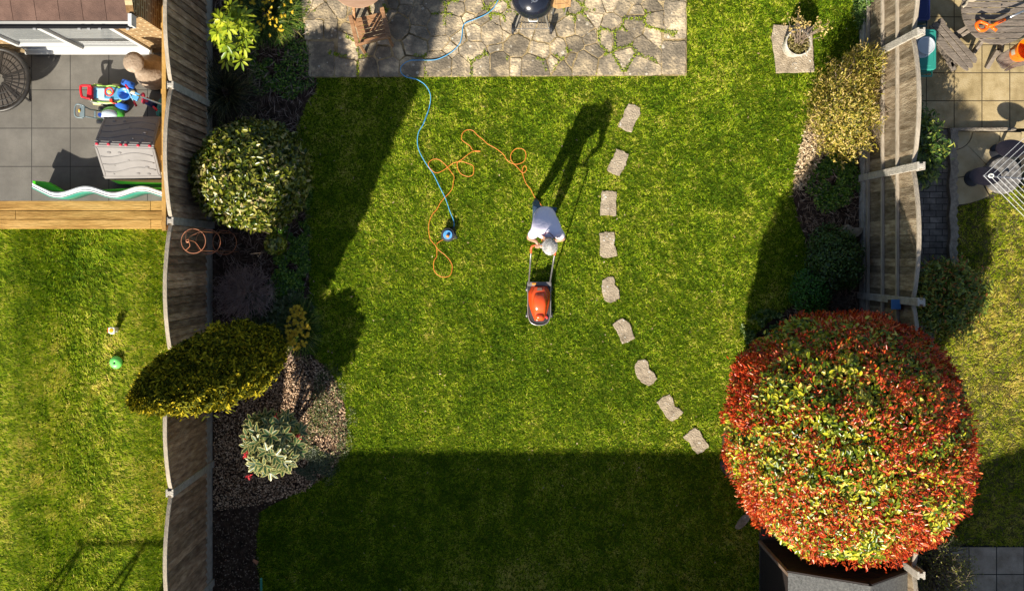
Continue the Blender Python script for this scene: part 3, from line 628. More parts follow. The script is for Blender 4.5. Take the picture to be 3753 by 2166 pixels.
b = MB(); L1 = smoothpath([(P(3484 + 3 * math.sin(i * 1.3), 475 + i * 24)) for i in range(22)], 3); W1 = .065
b.prism([(x - W1, y) for x, y in L1] + [(x + W1 * (1 + .25 * math.sin(i * 1.7)), y) for i, (x, y) in list(enumerate(L1))[::-1]], -.05, .11)
tag(b.build('edging', em, bevel=.008), 'long rough stone edging between the block path and the neighbour\'s lawn', 'edging')
b = MB(); b.prism(rag(PP([(3476, 472), (3710, 472), (3710, 482), (3476, 482)]), .1, .004, 4), .0, .115); tag(b.build('edging', em, bevel=.006), 'short stone edging along the bottom of the yellow slab patio', 'edging')

# ================================================================= SHRUBS AND TREES
bark = mat('bark', [(0.05, 0.035, 0.025), (0.12, 0.09, 0.065)], scale=20, stretch=(1, 1, .3), bump=1, rough=.95)
twigm = mat('twig', [(0.12, 0.085, 0.06), (0.3, 0.22, 0.16)], scale=10, rough=.9)
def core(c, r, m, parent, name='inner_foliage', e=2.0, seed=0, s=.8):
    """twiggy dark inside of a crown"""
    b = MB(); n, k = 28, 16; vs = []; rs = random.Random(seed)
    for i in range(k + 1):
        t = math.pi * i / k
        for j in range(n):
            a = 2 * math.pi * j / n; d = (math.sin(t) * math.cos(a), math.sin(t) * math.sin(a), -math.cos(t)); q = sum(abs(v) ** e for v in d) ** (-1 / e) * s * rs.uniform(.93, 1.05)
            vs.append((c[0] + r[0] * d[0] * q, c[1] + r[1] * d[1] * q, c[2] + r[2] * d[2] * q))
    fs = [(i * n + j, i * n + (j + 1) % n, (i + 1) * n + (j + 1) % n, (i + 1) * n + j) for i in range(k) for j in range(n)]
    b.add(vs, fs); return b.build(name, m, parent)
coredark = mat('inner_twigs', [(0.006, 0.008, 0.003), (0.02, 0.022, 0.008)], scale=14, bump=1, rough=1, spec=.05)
# red photinia
pc, pr_ = (4.93, -2.60, 1.70), (1.57, 1.68, 1.62)
t = thing('photinia_shrub', 'huge clipped shrub with red young leaves over green ones beside the right fence', 'shrub', (pc[0], pc[1], 0))
limbs('trunk', (pc[0], pc[1], -.1), [(pc[0] + 1.0 * math.cos(a), pc[1] + 1.0 * math.sin(a), 2.4 + .3 * (i % 2)) for i, a in enumerate(np.arange(0, 6.2, 1.05))], bark, t, .09, 1)
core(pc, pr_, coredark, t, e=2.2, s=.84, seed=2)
GL = [(0, (.03, .07, .004)), (.3, (.13, .20, .008)), (.55, (.28, .31, .012)), (.8, (.58, .54, .02)), (1, (.8, .68, .13))]
p, n, d = shell(pc, pr_, 50000, 3, 2.2, .13, .09, .35, 3.5); leaves('foliage', p, n, .078, .036, leafmat('photinia_green', GL, rough=.32, trans=.28, nmix=.25), t, 3, jit=.55, up=.9)
p, n, d = shell(pc, tuple(v * 1.03 for v in pr_), 60000, 4, 2.2, .09, .10, .5, 3.5)
k = (vnoise(p[:, 0] + 30, p[:, 1] + 30, 9, 4, 2) + .8 * (vnoise(p[:, 0] + 5, p[:, 1] + 9, 1.6, 44, 2) - .5) + .02 * np.hypot(p[:, 0] - pc[0], p[:, 1] - pc[1]) / 1.7 + np.random.RandomState(3).rand(len(p)) * .5) > .615
p, n = p[k], n[k]
RL = [(0, (.18, .010, .004)), (.3, (.42, .03, .01)), (.6, (.72, .085, .018)), (.85, (.82, .19, .04)), (1, (.85, .35, .14))]
leaves('young_leaves', p, n, .064, .023, leafmat('photinia_red', RL, rough=.3, trans=.3, nmix=.25), t, 5, along=n * 1.0 + np.array([0, 0, .4]), jit=.9)
# conifer
kc = (-3.80, -1.50)
t = thing('conifer', 'tall narrow golden green conifer leaning over the dark fence in the photo', 'tree', (kc[0], kc[1], 0))
CH = 5.3; rs = np.random.RandomState(21); N = 75000
z = .15 + (CH - .15) * rs.rand(N) ** .9; prof = lambda z: .46 * np.sin(np.clip((z / CH) ** .72, 0, 1) * math.pi) ** .62 + .02
a = rs.rand(N) * 6.283; rr_ = prof(z) * (1 - .14 * rs.rand(N) ** 1.5) * (1 + .36 * (vnoise(a * 2.2 + 9, z * 5 + 9, 1.3, 22, 3) - .5) * 2) * (1 + (rs.rand(N) > .95) * rs.rand(N) * .16)
p = np.stack([kc[0] + rr_ * np.cos(a), kc[1] + rr_ * np.sin(a), z], 1); nn_ = np.stack([np.cos(a), np.sin(a), np.full(N, .35)], 1)
CL = [(0, (.02, .03, .002)), (.35, (.09, .10, .004)), (.7, (.28, .25, .008)), (1, (.6, .44, .02))]
leaves('foliage', p, nn_, .075, .022, leafmat('conifer_leaf', CL, rough=.75, trans=.15, nmix=.25, spec=.15), t, 22, jit=.5, along=nn_ * .6 + np.array([0, 0, 1.0]))
b = MB(); b.tube([(kc[0], kc[1], -.1), (kc[0], kc[1], 2), (kc[0], kc[1], 5)], [.1, .07, .02], 8); b.build('trunk', bark, t)
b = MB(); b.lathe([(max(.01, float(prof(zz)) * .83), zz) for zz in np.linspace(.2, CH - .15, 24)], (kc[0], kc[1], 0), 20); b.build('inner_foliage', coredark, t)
# round glossy bush
def bush(name, label, c, r, N, ramp, L, W, seed, e=2.1, lump=.12, depth=.22, rough=.3, trunk=True, jit=.8, trans=.25, cs=.78, cat='shrub', up=.3, lsc=3.0, cr=True):
    t = thing(name, label, cat, (c[0], c[1], 0))
    if trunk: limbs('stem', (c[0], c[1], -.05), [(c[0] + r[0] * .6 * math.cos(q), c[1] + r[1] * .6 * math.sin(q), c[2] + r[2] * .3) for q in np.arange(0, 6.2, 1.25)], bark, t, .03, seed)
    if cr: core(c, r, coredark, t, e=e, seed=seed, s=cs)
    p, n, d = shell(c, r, N, seed, e, depth, lump, .03, lsc); leaves('foliage', p, n, L, W, leafmat(name + '_leaf%d' % seed, ramp, rough=rough, trans=trans, nmix=.2), t, seed, jit=jit, up=up); return t
EL = [(0, (.02, .045, .003)), (.35, (.09, .12, .008)), (.65, (.24, .25, .02)), (.88, (.42, .38, .09)), (1, (.55, .42, .2))]
bc = P(912, 640, .95); bush('round_bush', 'big round glossy bush with yellow flecked leaves left of the lawn', (bc[0], bc[1], .75), (.86, .82, .85), 17000, EL, .085, .042, 31, depth=.2)
bc = P(1003, 895, 1.0); bush('small_bush', 'little sunlit yellow green bush just below the round bush', (bc[0], bc[1], .85), (.15, .17, .32), 600, EL, .07, .036, 32, cr=False, depth=.6)
# variegated shrub with red flowers
vc = P(995, 1622, 1.15)
t = thing('variegated_shrub', 'white edged grey green shrub with a few red flowers on the bark bed', 'shrub', (vc[0], vc[1], 0))
limbs('stem', (vc[0], vc[1], -.05), [(vc[0] + .4 * math.cos(q), vc[1] + .35 * math.sin(q), 1.1) for q in np.arange(0, 6.2, 1.05)], bark, t, .025, 41)
rs = np.random.RandomState(41); cs_, ns_, ds_ = shell((vc[0], vc[1], 1.08), (.42, .45, .40), 170, 41, 2, .5, .22, .1)
pp, nn2, al = [], [], []
for q in range(len(cs_)):
    m_ = rs.randint(5, 8); base = rs.rand() * 6.28; n0 = ns_[q] * .7 + np.array([0, 0, .6]); n0 /= np.linalg.norm(n0); u = np.cross(n0, [0.3, .9, .1]); u /= np.linalg.norm(u); v = np.cross(n0, u)
    for j in range(m_):
        a = base + j * 6.283 / m_; dd = u * math.cos(a) + v * math.sin(a) + n0 * .45; pp.append(cs_[q] + dd * .012); nn2.append(n0 - dd * .3); al.append(dd)
pp, nn2, al = map(np.array, (pp, nn2, al))
VG = [(0, (.015, .045, .012)), (.5, (.04, .09, .022)), (1, (.10, .16, .05))]; CRM = [(0, (.36, .34, .10)), (1, (.62, .55, .24))]
rv = np.random.RandomState(43); jn = rv.normal(0, .15, pp.shape); al = al + jn
o1 = leaves('leaf_margins', pp, nn2, .15, .062, leafmat('cream_leaf', CRM, rough=.35, trans=.25), t, 42, jit=0.001, lenv=0.001, fold=.15, along=al * 50)
o2 = leaves('foliage', pp + nn2 / np.linalg.norm(nn2, axis=1)[:, None] * .004 + al * .006, nn2, .128, .038, leafmat('var_leaf', VG, rough=.35, trans=.2), t, 42, jit=0.001, lenv=0.001, fold=.15, along=al * 50)
redm = mat('red_petal', [(.5, .01, .02), (.75, .03, .04)], scale=20, rough=.5)
for (px, py) in [(905, 1600), (898, 1668), (1058, 1575), (1092, 1602), (1012, 1530), (912, 1745), (905, 1655)]:
    q = P(px, py, 1.25 - .3 * (py > 1700)); pts = rs.normal(0, .016, (18, 3)) + np.array([q[0], q[1], 1.25 - .3 * (py > 1700)]); leaves('flower', pts, np.tile([0, 0, 1.], (18, 1)), .045, .02, leafmat('red_flower', [(0, (.45, .008, .02)), (1, (.8, .05, .06))], rough=.5), t, int(px), jit=.9)

# golden spiky shrub overhanging the right fence
gc = P(3118, 385, .75)
GO = [(0, (.05, .06, .003)), (.35, (.26, .25, .01)), (.7, (.62, .46, .09)), (1, (.78, .58, .26))]
t = thing('golden_shrub', 'bushy shrub of fine golden tan sprays against the right fence', 'shrub', (gc[0], gc[1], 0))
limbs('stem', (gc[0] + .1, gc[1], -.05), [(gc[0] + .4 * math.cos(q), gc[1] + .7 * math.sin(q), .9) for q in np.arange(0, 6.2, .8)], twigm, t, .025, 51)
p, n, d = shell((gc[0], gc[1] - .02, .5), (.50, .76, .72), 15000, 52, 1.9, .5, .55, .03, 3.5); leaves('foliage', p, n, .06, .015, leafmat('gold_leaf', GO, rough=.55, trans=.3, nmix=.3), t, 52, jit=.5, along=n + np.array([0, 0, .7]))
gc2 = P(3190, 235, .9); p, n, d = shell((gc2[0], gc2[1], .6), (.3, .35, .55), 3500, 53, 1.9, .6, .3, .03, 3.5); leaves('foliage', p, n, .085, .013, leafmat('gold_leaf', GO), t, 53, jit=.5, along=n + np.array([0, 0, .7]))
core((gc[0] + .02, gc[1], .4), (.42, .64, .5), coredark, t, seed=5, s=.75)
# fern-like green shrub and brown tuft above the photinia
bc = P(3065, 950, .4); bush('leafy_shrub', 'fine leaved mid green shrub in the right bed against the concrete base of the fence', (bc[0], bc[1], .3), (.42, .52, .5), 6500, [(0, (.012, .035, .006)), (.5, (.04, .10, .015)), (1, (.14, .22, .05))], .045, .02, 61, depth=.5, lump=.25, cs=.55)
bc = P(2975, 1075, .3); bush('leafy_shrub', 'bright green feathery shrub peeping out above the top of the red shrub', (bc[0], bc[1], .2), (.3, .38, .4), 3500, [(0, (.012, .05, .006)), (.5, (.04, .16, .015)), (1, (.12, .3, .05))], .04, .016, 62, depth=.5, lump=.25, cs=.5)
def twigs(name, label, c, rad, h, N, m, seed, thick=.006, cat='shrub', leaf=None, spread=1.0):
    rr = random.Random(seed); t = thing(name, label, cat, (c[0], c[1], 0)); b = MB(); tips = []
    for i in range(N):
        a = rr.random() * 6.283; q = rr.random() ** .5; e = Vector((c[0] + math.cos(a) * q * rad[0], c[1] + math.sin(a) * q * rad[1], h * (1.15 - .6 * q) * rr.uniform(.6, 1.1)))
        s_ = Vector((c[0] + math.cos(a) * q * rad[0] * .25, c[1] + math.sin(a) * q * rad[1] * .25, 0)); mid = s_.lerp(e, .55) + Vector((rr.uniform(-.05, .05), rr.uniform(-.05, .05), h * .12))
        b.tube([s_, mid, e], [thick, thick * .8, thick * .4], 4); tips += [mid.lerp(e, f) for f in (.3, .6, .8, 1)]
        for k in range(3):
            f = rr.uniform(.3, .95); o_ = mid.lerp(e, f); e2 = o_ + Vector((rr.uniform(-.14, .14), rr.uniform(-.14, .14), rr.uniform(0, .12))) * spread; b.tube([o_, e2], [thick * .5, thick * .25], 3); tips += [e2, o_.lerp(e2, .6)]
    b.build('branches', m, t)
    if leaf:
        ramp, L, W, per, jt = leaf; pts = np.array([tuple(v) for v in tips]); pts = np.repeat(pts, per, 0); rs = np.random.RandomState(seed); pts = pts + rs.normal(0, jt, pts.shape)
        pts[:, 2] = np.maximum(pts[:, 2], .02); leaves('foliage', pts, np.tile([0, 0, 1.], (len(pts), 1)), L, W, leafmat(name + '_tw%d' % seed, ramp, rough=.45), t, seed, jit=.9)
    return t
bc = P(3085, 1105, .2); twigs('brown_tuft', 'dead brown seed heads beside the fence post above the red shrub', bc, (.2, .2), .3, 60, twigm, 63, .004)
bc = P(905, 1075, .1); twigs('twiggy_patch', 'tangle of bare purple brown stems in the shaded left bed', bc, (.52, .5), .35, 420, mat('purple_twig', [(.22, .14, .12), (.5, .36, .3)], scale=8, rough=.9), 64, .005, cat='stems')
bc = P(3450, 2090, .5); twigs('bare_shrub', 'open twiggy shrub with tiny yellow green buds right of the shed', bc, (.5, .62), 1.1, 260, twigm, 65, .005, leaf=([(0, (.1, .12, .01)), (1, (.4, .38, .06))], .03, .014, 1, .01))
bc = P(3480, 1090, .5); twigs('nandina_shrub', 'airy green and orange leaved shrub on the block path right of the fence', bc, (.62, .62), .9, 130, twigm, 66, .006, leaf=([(0, (.04, .08, .01)), (.45, (.13, .2, .015)), (.8, (.36, .38, .04)), (1, (.5, .12, .03))], .075, .026, 5, .05))
bc = P(3370, 530, .8); twigs('laurel_shrub', 'dark green shrub poking out behind the middle post of the right fence', (bc[0] + .05, bc[1]), (.36, .62), 1.1, 70, twigm, 67, .007, leaf=([(0, (.02, .05, .008)), (.5, (.06, .12, .014)), (.85, (.22, .28, .03)), (1, (.5, .5, .08))], .09, .03, 7, .06))
# planter on slab
t = thing('stone_slab', 'square stone slab set in grass under the planter', 'slab', (*P(2910, 180), 0)); b = MB(); b.prism(rag([P(*q, .03) for q in PLSLAB], .06, .005, 8), -.03, .04); b.build('slab', ssm, t, bevel=.006)
b = MB(); ring = [(P(2912, 236, .05)[0] + .035 * math.cos(a), P(2912, 236, .05)[1] + .022 * math.sin(a), .045) for a in np.arange(0, 4.4, .3)]; b.tube(ring, .007, 6); b.build('ring_mark', conc, t)
pc2 = P(2917, 165, .3); px_, py_ = pc2
t = thing('planter', 'round white weathered planter on a stone slab at the top right of the lawn', 'planter', (px_, py_, .04))
pot = mat('weathered_pot', [(.3, .26, .2), (.5, .46, .38), (.62, .58, .5)], scale=8, bump=.7, rough=.9)
b = MB(); b.lathe([(.13, 0), (.17, .1), (.195, .28), (.212, .36), (.212, .40), (.19, .405), (.182, .39), (.175, .3), (.0, .3)], (px_, py_, .04), 40); b.build('pot', pot, t, smooth=True, auto=True)
b = MB(); b.lathe([(.172, .3), (.17, .34), (0, .35)], (px_, py_, .04), 24); b.build('soil', soil_m, t)
rs = np.random.RandomState(8); N = 700; a = rs.rand(N) * 6.28; q = np.sqrt(rs.rand(N)) * .165; leaves('foliage', np.stack([px_ + q * np.cos(a), py_ + q * np.sin(a), .39 + rs.rand(N) * .08], 1), np.tile([0, 0, 1.], (N, 1)), .04, .014, leafmat('pot_leaf', [(0, (.1, .08, .02)), (.6, (.3, .26, .06)), (1, (.5, .38, .2))], rough=.6), t, 8, jit=.8)
b = MB(); rr = random.Random(4); heads = []
for i in range(26):
    a = rr.uniform(.2, 2.9) if i < 20 else rr.random() * 6.28; L = rr.uniform(.15, .42); e = Vector((px_ + .1 * math.cos(a) + L * math.cos(a) * .9, py_ + L * math.sin(a), .4 + rr.uniform(.25, .6))); s_ = Vector((px_ + rr.uniform(-.08, .08), py_ + rr.uniform(-.08, .08), .36)); b.tube([s_, s_.lerp(e, .6) + Vector((0, 0, .05)), e], [.005, .004, .002], 4)
    heads = [tuple(e + Vector((rr.gauss(0, .028), rr.gauss(0, .028), rr.gauss(0, .02)))) for k in range(8)]; leaves('seed_head', heads, np.tile([0, 0, 1.], (8, 1)), .04, .022, leafmat('seedhead', [(0, (.35, .22, .06)), (1, (.7, .55, .2))], rough=.8), t, i, jit=.9)
b.build('stems', twigm, t)

# top-left: potted yellow-green shrub, daffodils, grass clump
bc = P(822, 110, 1.35)
t = thing('palm_leaf_plant', 'yellow green shrub with long drooping leaf whorls at the top of the left bed', 'shrub', (bc[0], bc[1], 0)); rs = np.random.RandomState(77); rr = random.Random(77)
pp, nn2, al = [], [], []; b = MB()
for i in range(34):
    a = rr.random() * 6.283; q = rr.random() ** .5; tip = np.array([bc[0] + math.cos(a) * q * .27, bc[1] + math.sin(a) * q * .46, .95 + .55 * (1 - q) + rr.uniform(-.1, .1)])
    b.tube([(bc[0], bc[1], .3), tuple((np.array([bc[0], bc[1], .3]) + tip) / 2 + np.array([0, 0, .12])), tuple(tip)], [.009, .006, .003], 5); base = rr.random()
    for j in range(8):
        g_ = base + j * 6.283 / 8; dd = np.array([math.cos(g_), math.sin(g_), -.35]); pp.append(tip + dd * .02); nn2.append(np.array([0, 0, 1.]) + dd * .3); al.append(dd * 8)
b.build('stems', mat('green_stem', [(.2, .28, .04), (.3, .36, .06)], rough=.6), t)
leaves('foliage', pp, nn2, .135, .045, leafmat('whorl_leaf', [(0, (.16, .25, .012)), (.5, (.36, .44, .02)), (.85, (.56, .60, .04)), (1, (.85, .75, .05))], rough=.4, trans=.35), t, 77, jit=.12, fold=.1, along=al)
bp2 = P(878, 128, .3); t2 = thing('blue_pot', 'blue glazed plant pot half under the yellow green shrub', 'pot', (bp2[0], bp2[1], 0)); b = MB()
b.lathe([(.12, 0), (.17, .2), (.19, .38), (.2, .42), (.18, .42), (.17, .34), (0, .33)], (bp2[0] - .08, bp2[1], 0), 32); b.build('pot', mat('blue_glaze', [(.01, .07, .12), (.02, .12, .19)], scale=6, rough=.25, coat=.5), t2, smooth=True, auto=True)
def strap(name, label, c, rad, N, L, ramp, seed, w_=.014, cat='plant', droop=.6, flowers=0, fcol=None, bend=1.0):
    t = thing(name, label, cat, (c[0], c[1], 0)); rs = np.random.RandomState(seed); segs = 4; pts = []; tips = []; wd = []; r_ = []
    a = rs.rand(N) * 6.283; q = np.sqrt(rs.rand(N)); bx = c[0] + np.cos(a) * q * rad[0]; by = c[1] + np.sin(a) * q * rad[1]; aa = a + rs.normal(0, .7, N); l_ = L * rs.uniform(.6, 1.2, N); rr_ = rs.rand(N)
    prev = np.stack([bx, by, np.zeros(N)], 1)
    vs = []
    for k in range(1, segs + 1):
        f = k / segs; out = l_ * bend * .75 * f ** 1.5; zz = l_ * (f - droop * f * f) ; cur = np.stack([bx + np.cos(aa) * out, by + np.sin(aa) * out, np.maximum(zz, .02)], 1); pts.append(prev); tips.append(cur + (cur - prev) * .35); wd.append(np.full(N, w_ * (1.15 - .75 * f) * 1.6)); r_.append(rr_); prev = cur
    blades('leaf_blades', np.concatenate(pts), np.concatenate(tips), np.concatenate(wd), leafmat(name + '_s%d' % seed, ramp, rough=.4, trans=.25, nmix=.1), t, np.concatenate(r_), seed)
    if flowers:
        fp = []; 
        for i in range(flowers):
            g_ = rs.rand() * 6.28; q = rs.rand() ** .5 * 1.25; o_ = np.array([c[0] + math.cos(g_) * q * rad[0], c[1] + math.sin(g_) * q * rad[1], L * rs.uniform(.75, .95)])
            P_ = np.tile(o_, (7, 1)); A = np.array([[math.cos(j * .9 + i), math.sin(j * .9 + i), .15] for j in range(7)]) * 20
            leaves('flower', P_, np.tile([0, 0, 1.], (len(P_), 1)), .032, .02, leafmat('daffodil', [(0, (.7, .42, .01)), (1, (.85, .65, .04))], rough=.6, trans=.3), t, seed, jit=.25, along=A)
    return t
SG = [(0, (.015, .045, .005)), (.5, (.06, .13, .014)), (.85, (.2, .28, .03)), (1, (.55, .52, .1))]
strap('daffodils', 'clump of yellow daffodils by the top left corner of the patio', P(985, 50), (.42, .38), 1500, .38, SG, 81, flowers=90, cat='flowers')
strap('daffodils', 'clump of yellow daffodils between the conifer and the lawn edge', P(1106, 1200), (.15, .3), 700, .36, SG, 82, flowers=110, cat='flowers')
strap('grass_clump', 'dark clump of long arching leaves between the fence and the round bush', P(830, 345), (.2, .22), 520, .75, [(0, (.01, .018, .006)), (.6, (.04, .055, .015)), (1, (.3, .24, .1))], 83, w_=.012, droop=.75)
# wire obelisk
ox, oy = -4.43, .2; cop = mat('copper_wire', [(.55, .2, .1), (.7, .32, .18)], rough=.4, metal=.6)
t = thing('wire_obelisk', 'copper wire plant support of rings in front of the dark fence', 'plant support', (ox, oy, 0)); zt, zm = 1.78, 1.14
for zz, r_ in ((zt, .175), (zm, .185), (.35, .19)):
    b = MB(); b.tube([(ox + r_ * math.cos(a), oy + r_ * math.sin(a), zz) for a in np.linspace(0, 6.283, 40, endpoint=False)], .006, 6, True); b.build('ring', cop, t)
for a in (.9, 2.2, 4.0, 5.4):
    b = MB(); b.tube([(ox + .19 * math.cos(a), oy + .19 * math.sin(a), 0), (ox + .175 * math.cos(a), oy + .175 * math.sin(a), zt)], .0055, 5); b.build('rod', cop, t)
b = MB(); top = (ox + .0, oy + .01, zt + .22)
for a in (.9, 2.2, 4.0, 5.4): b.tube(smoothpath([(ox + .175 * math.cos(a), oy + .175 * math.sin(a), zt), (ox + .07 * math.cos(a + .6), oy + .07 * math.sin(a + .6), zt + .12), top], 4), .005, 5)
for k in range(3): b.tube([(ox + .02 * math.cos(a + k), oy + .02 * math.sin(a + k), zt + .22 + .01 * k) for a in np.linspace(0, 5, 12)], .006, 5)
b.build('finial', cop, t)
# rocks in right bed
b = MB(); rk = rag(smoothpath([P(*q, .15) for q in [(3085, 850), (3105, 825), (3130, 835), (3155, 835), (3160, 850), (3145, 865), (3115, 875), (3090, 865)]], 3, True), .03, .01, 6); b.prism(rk, -.02, .17)
tag(b.build('rock', ssm, bevel=.03, seg=3), 'lumpy pale rock against the concrete base of the right fence', 'rock')
# terracotta shard and hose end in the dark corner
b = MB(); q = P(928, 2051, .03); b.lathe([(.02, 0), (.032, .08), (.036, .09), (.03, .09), (.02, .01)], (q[0], q[1], .04), 14, Matrix.Rotation(R(80), 3, 'Y') @ Matrix.Rotation(.5, 3, 'X')); tag(b.build('flower_pot', mat('terracotta', [(.4, .16, .08), (.5, .22, .12)], rough=.9), smooth=True, auto=True), 'tiny terracotta pot lying in the dark bottom left corner of the lawn', 'pot')
b = MB(); b.tube([P3(957, 2120, .5), P3(958, 2230, .02)], .02, 8); tag(b.build('stake', mat('green_plastic', [(.05, .3, .22)], rough=.5)), 'green plastic stake at the bottom edge of the dark lawn', 'stake')

# ================================================================= FURNITURE, TOYS, TOOLS
def col(*c, s=6, rough=.4, **k):
    nm = 'plastic_%s_%s' % ('_'.join('%d' % v for v in c), rough); l_ = lin(c); return mat(nm, [tuple(v * .85 for v in l_), l_], scale=s, rough=rough, **k)
teak = mat('teak', [(0.24, 0.11, 0.045), (0.36, 0.18, 0.08), (0.45, 0.25, 0.12)], scale=6, stretch=(1, 5, 1), rnd=.1, bump=.4, bscale=30, rough=.6)
# wooden armchair
c0 = P(1362, 108, .42); th = R(14)
t = thing('garden_chair', 'slatted brown wooden armchair on the crazy paving', 'chair', (c0[0], c0[1], 0)); Mz = Matrix.Rotation(th, 3, 'Z')
def lc(x, y, z): v = Mz @ Vector((x, y, 0)); return (c0[0] + v.x, c0[1] + v.y, z)
sc_ = .92
for k in range(6):
    b = MB(); b.box(lc(.0, .19 - k * .067, .43), (.40, .058, .02), th); b.build('seat_slat', teak, t, bevel=.003)
for s in (-1, 1):
    b = MB(); b.box(lc(s * .255, -.02, .64), (.062, .50, .025), th); b.build('armrest', teak, t, bevel=.006)
    b = MB(); b.bar(lc(s * .24, .2, 0), lc(s * .24, .2, .63), .045, .045); b.build('leg', teak, t)
    b = MB(); b.tube([lc(s * .235, -.24, 0), lc(s * .235, -.21, .5), lc(s * .235, -.33, .95)], .026, 4); b.build('leg', teak, t)
    b = MB(); b.box(lc(s * .215, 0, .41), (.025, .42, .05), th); b.build('side_rail', teak, t)
for zz, y in ((.93, -.325), (.56, -.225)):
    b = MB(); b.box(lc(0, y, zz), (.46, .028, .07), th); b.build('back_rail', teak, t, bevel=.004)
for k in range(6):
    b = MB(); b.bar(lc(-.16 + k * .064, -.235, .57), lc(-.16 + k * .064, -.32, .92), .04, .014); b.build('back_slat', teak, t)
# round table
q = P(1312, -78, .72); t = thing('round_table', 'brown round wooden table cut by the top edge of the picture', 'table', (q[0], q[1], 0))
b = MB(); b.lathe([(.0, .7), (.45, .7), (.46, .712), (.455, .728), (.33, .73), (.328, .724), (.322, .724), (.32, .731), (0, .731)], (*q, 0), 64); b.build('table_top', mat('brown_top', [(.3, .17, .1), (.4, .25, .16)], scale=3, stretch=(1, 6, 1), rough=.55), t, smooth=True, auto=True)
for a in (R(250), R(285), R(120), R(60)):
    b = MB(); b.bar((q[0] + .2 * math.cos(a), q[1] + .2 * math.sin(a), .68), (q[0] + .52 * math.cos(a), q[1] + .52 * math.sin(a), 0), .04, .04); b.build('leg', teak, t)
# kettle barbecue
q = P(1955, -14, .85); t = thing('kettle_barbecue', 'black round kettle barbecue with silver vent and wheels at the top of the patio', 'barbecue', (q[0], q[1], .03))
enam = mat('black_enamel', [(0.008, 0.009, 0.014), (0.014, 0.016, 0.026)], scale=5, rough=.18, coat=.6)
alu = mat('aluminium', [(.5, .5, .5), (.62, .62, .62)], scale=12, rough=.35, metal=.9); whp = col(225, 222, 212, rough=.5)
b = MB(); b.lathe([(.02, .50), (.14, .53), (.27, .60), (.32, .70), (.325, .74)], (*q, 0), 48); b.build('bowl', enam, t, smooth=True)
b = MB(); b.lathe([(.332, .74), (.337, .755), (.33, .775), (.30, .85), (.22, .93), (.1, .975), (.0, .985)], (*q, 0), 48); ld = b.build('lid', enam, t, smooth=True)
vx, vy = q[0] + .015, q[1] - .075; b = MB(); b.lathe([(.0, .97), (.06, .968), (.06, .98), (.0, .985)], (vx, vy, 0), 28); b.build('vent', alu, ld)
b = MB()
for a in range(4): b.lathe([(0, .985), (.013, .985), (.013, .988), (0, .988)], (vx + .033 * math.cos(a * 1.57), vy + .033 * math.sin(a * 1.57), 0), 12)
b.build('vent_holes', blk, ld); b = MB(); b.box((vx - .03, vy - .05, .985), (.015, .06, .012), -.8); b.build('vent_tab', alu, ld)
for s in (-1, 1):
    b = MB(); b.tube([(q[0] + s * .16, q[1] - .1, .6), (q[0] + s * .285, q[1] - .32, .08)], .013, 8); b.build('leg', alu, t)
    b = MB(); b.lathe([(.0, -.02), (.085, -.02), (.09, -.012), (.09, .012), (.085, .02), (0, .02)], (q[0] + s * .31, q[1] - .32, .12), 24, Matrix.Rotation(R(90), 3, 'Y')); b.build('wheel', blk, t)
b = MB(); b.tube([(q[0], q[1] + .15, .6), (q[0], q[1] + .36, .03)], .013, 8); b.build('leg', alu, t)
b = MB(); b.tube([(q[0] - .3, q[1] - .32, .12), (q[0] + .3, q[1] - .32, .12)], .006, 6)
for k in range(9): b.tube([(q[0] - .2 + k * .05, q[1] - .1, .13), (q[0] - .2 + k * .05, q[1] - .32, .13)], .003, 4)
b.build('rack', alu, t)
b = MB(); b.tube([(q[0] - .075, q[1] - .32, .76), (q[0] - .06, q[1] - .37, .77), (q[0] + .06, q[1] - .37, .77), (q[0] + .075, q[1] - .32, .76)], .012, 8); b.build('handle', whp, t, smooth=True)
# side shelf + chopping board
q2 = P(2058, -10, .78); t = thing('chopping_board', 'wooden chopping board beside the black barbecue', 'board', (*q2, .76)); b = MB()
bp3 = smoothpath([(q2[0] + a, q2[1] + c_) for a, c_ in [(-.13, -.155), (-.14, .2), (.14, .2), (.14, -.12), (.12, -.145)]], 3, True); b.prism(bp3, .76, .785); b.build('board', mat('chop_wood', [(.42, .22, .08), (.6, .36, .15)], scale=5, stretch=(6, .5, 1), rough=.5), t, bevel=.006)
b = MB(); b.tube([(q2[0] + a, q2[1] + c_, .787) for a, c_ in [(-.1, .19), (-.1, -.12), (.1, -.1), (.1, .19)]], .004, 5); b.build('juice_groove', teak, t)
t = thing('side_table', 'small metal stand under the chopping board next to the barbecue', 'table', (*q2, .03)); b = MB(); b.box((q2[0], q2[1] + .04, .74), (.24, .28, .02)); b.build('table_top', alu, t)
for sx in (-1, 1):
    for sy in (-1, 1): b = MB(); b.box((q2[0] + sx * .1, q2[1] + .04 + sy * .12, .38), (.02, .02, .72)); b.build('leg', alu, t)

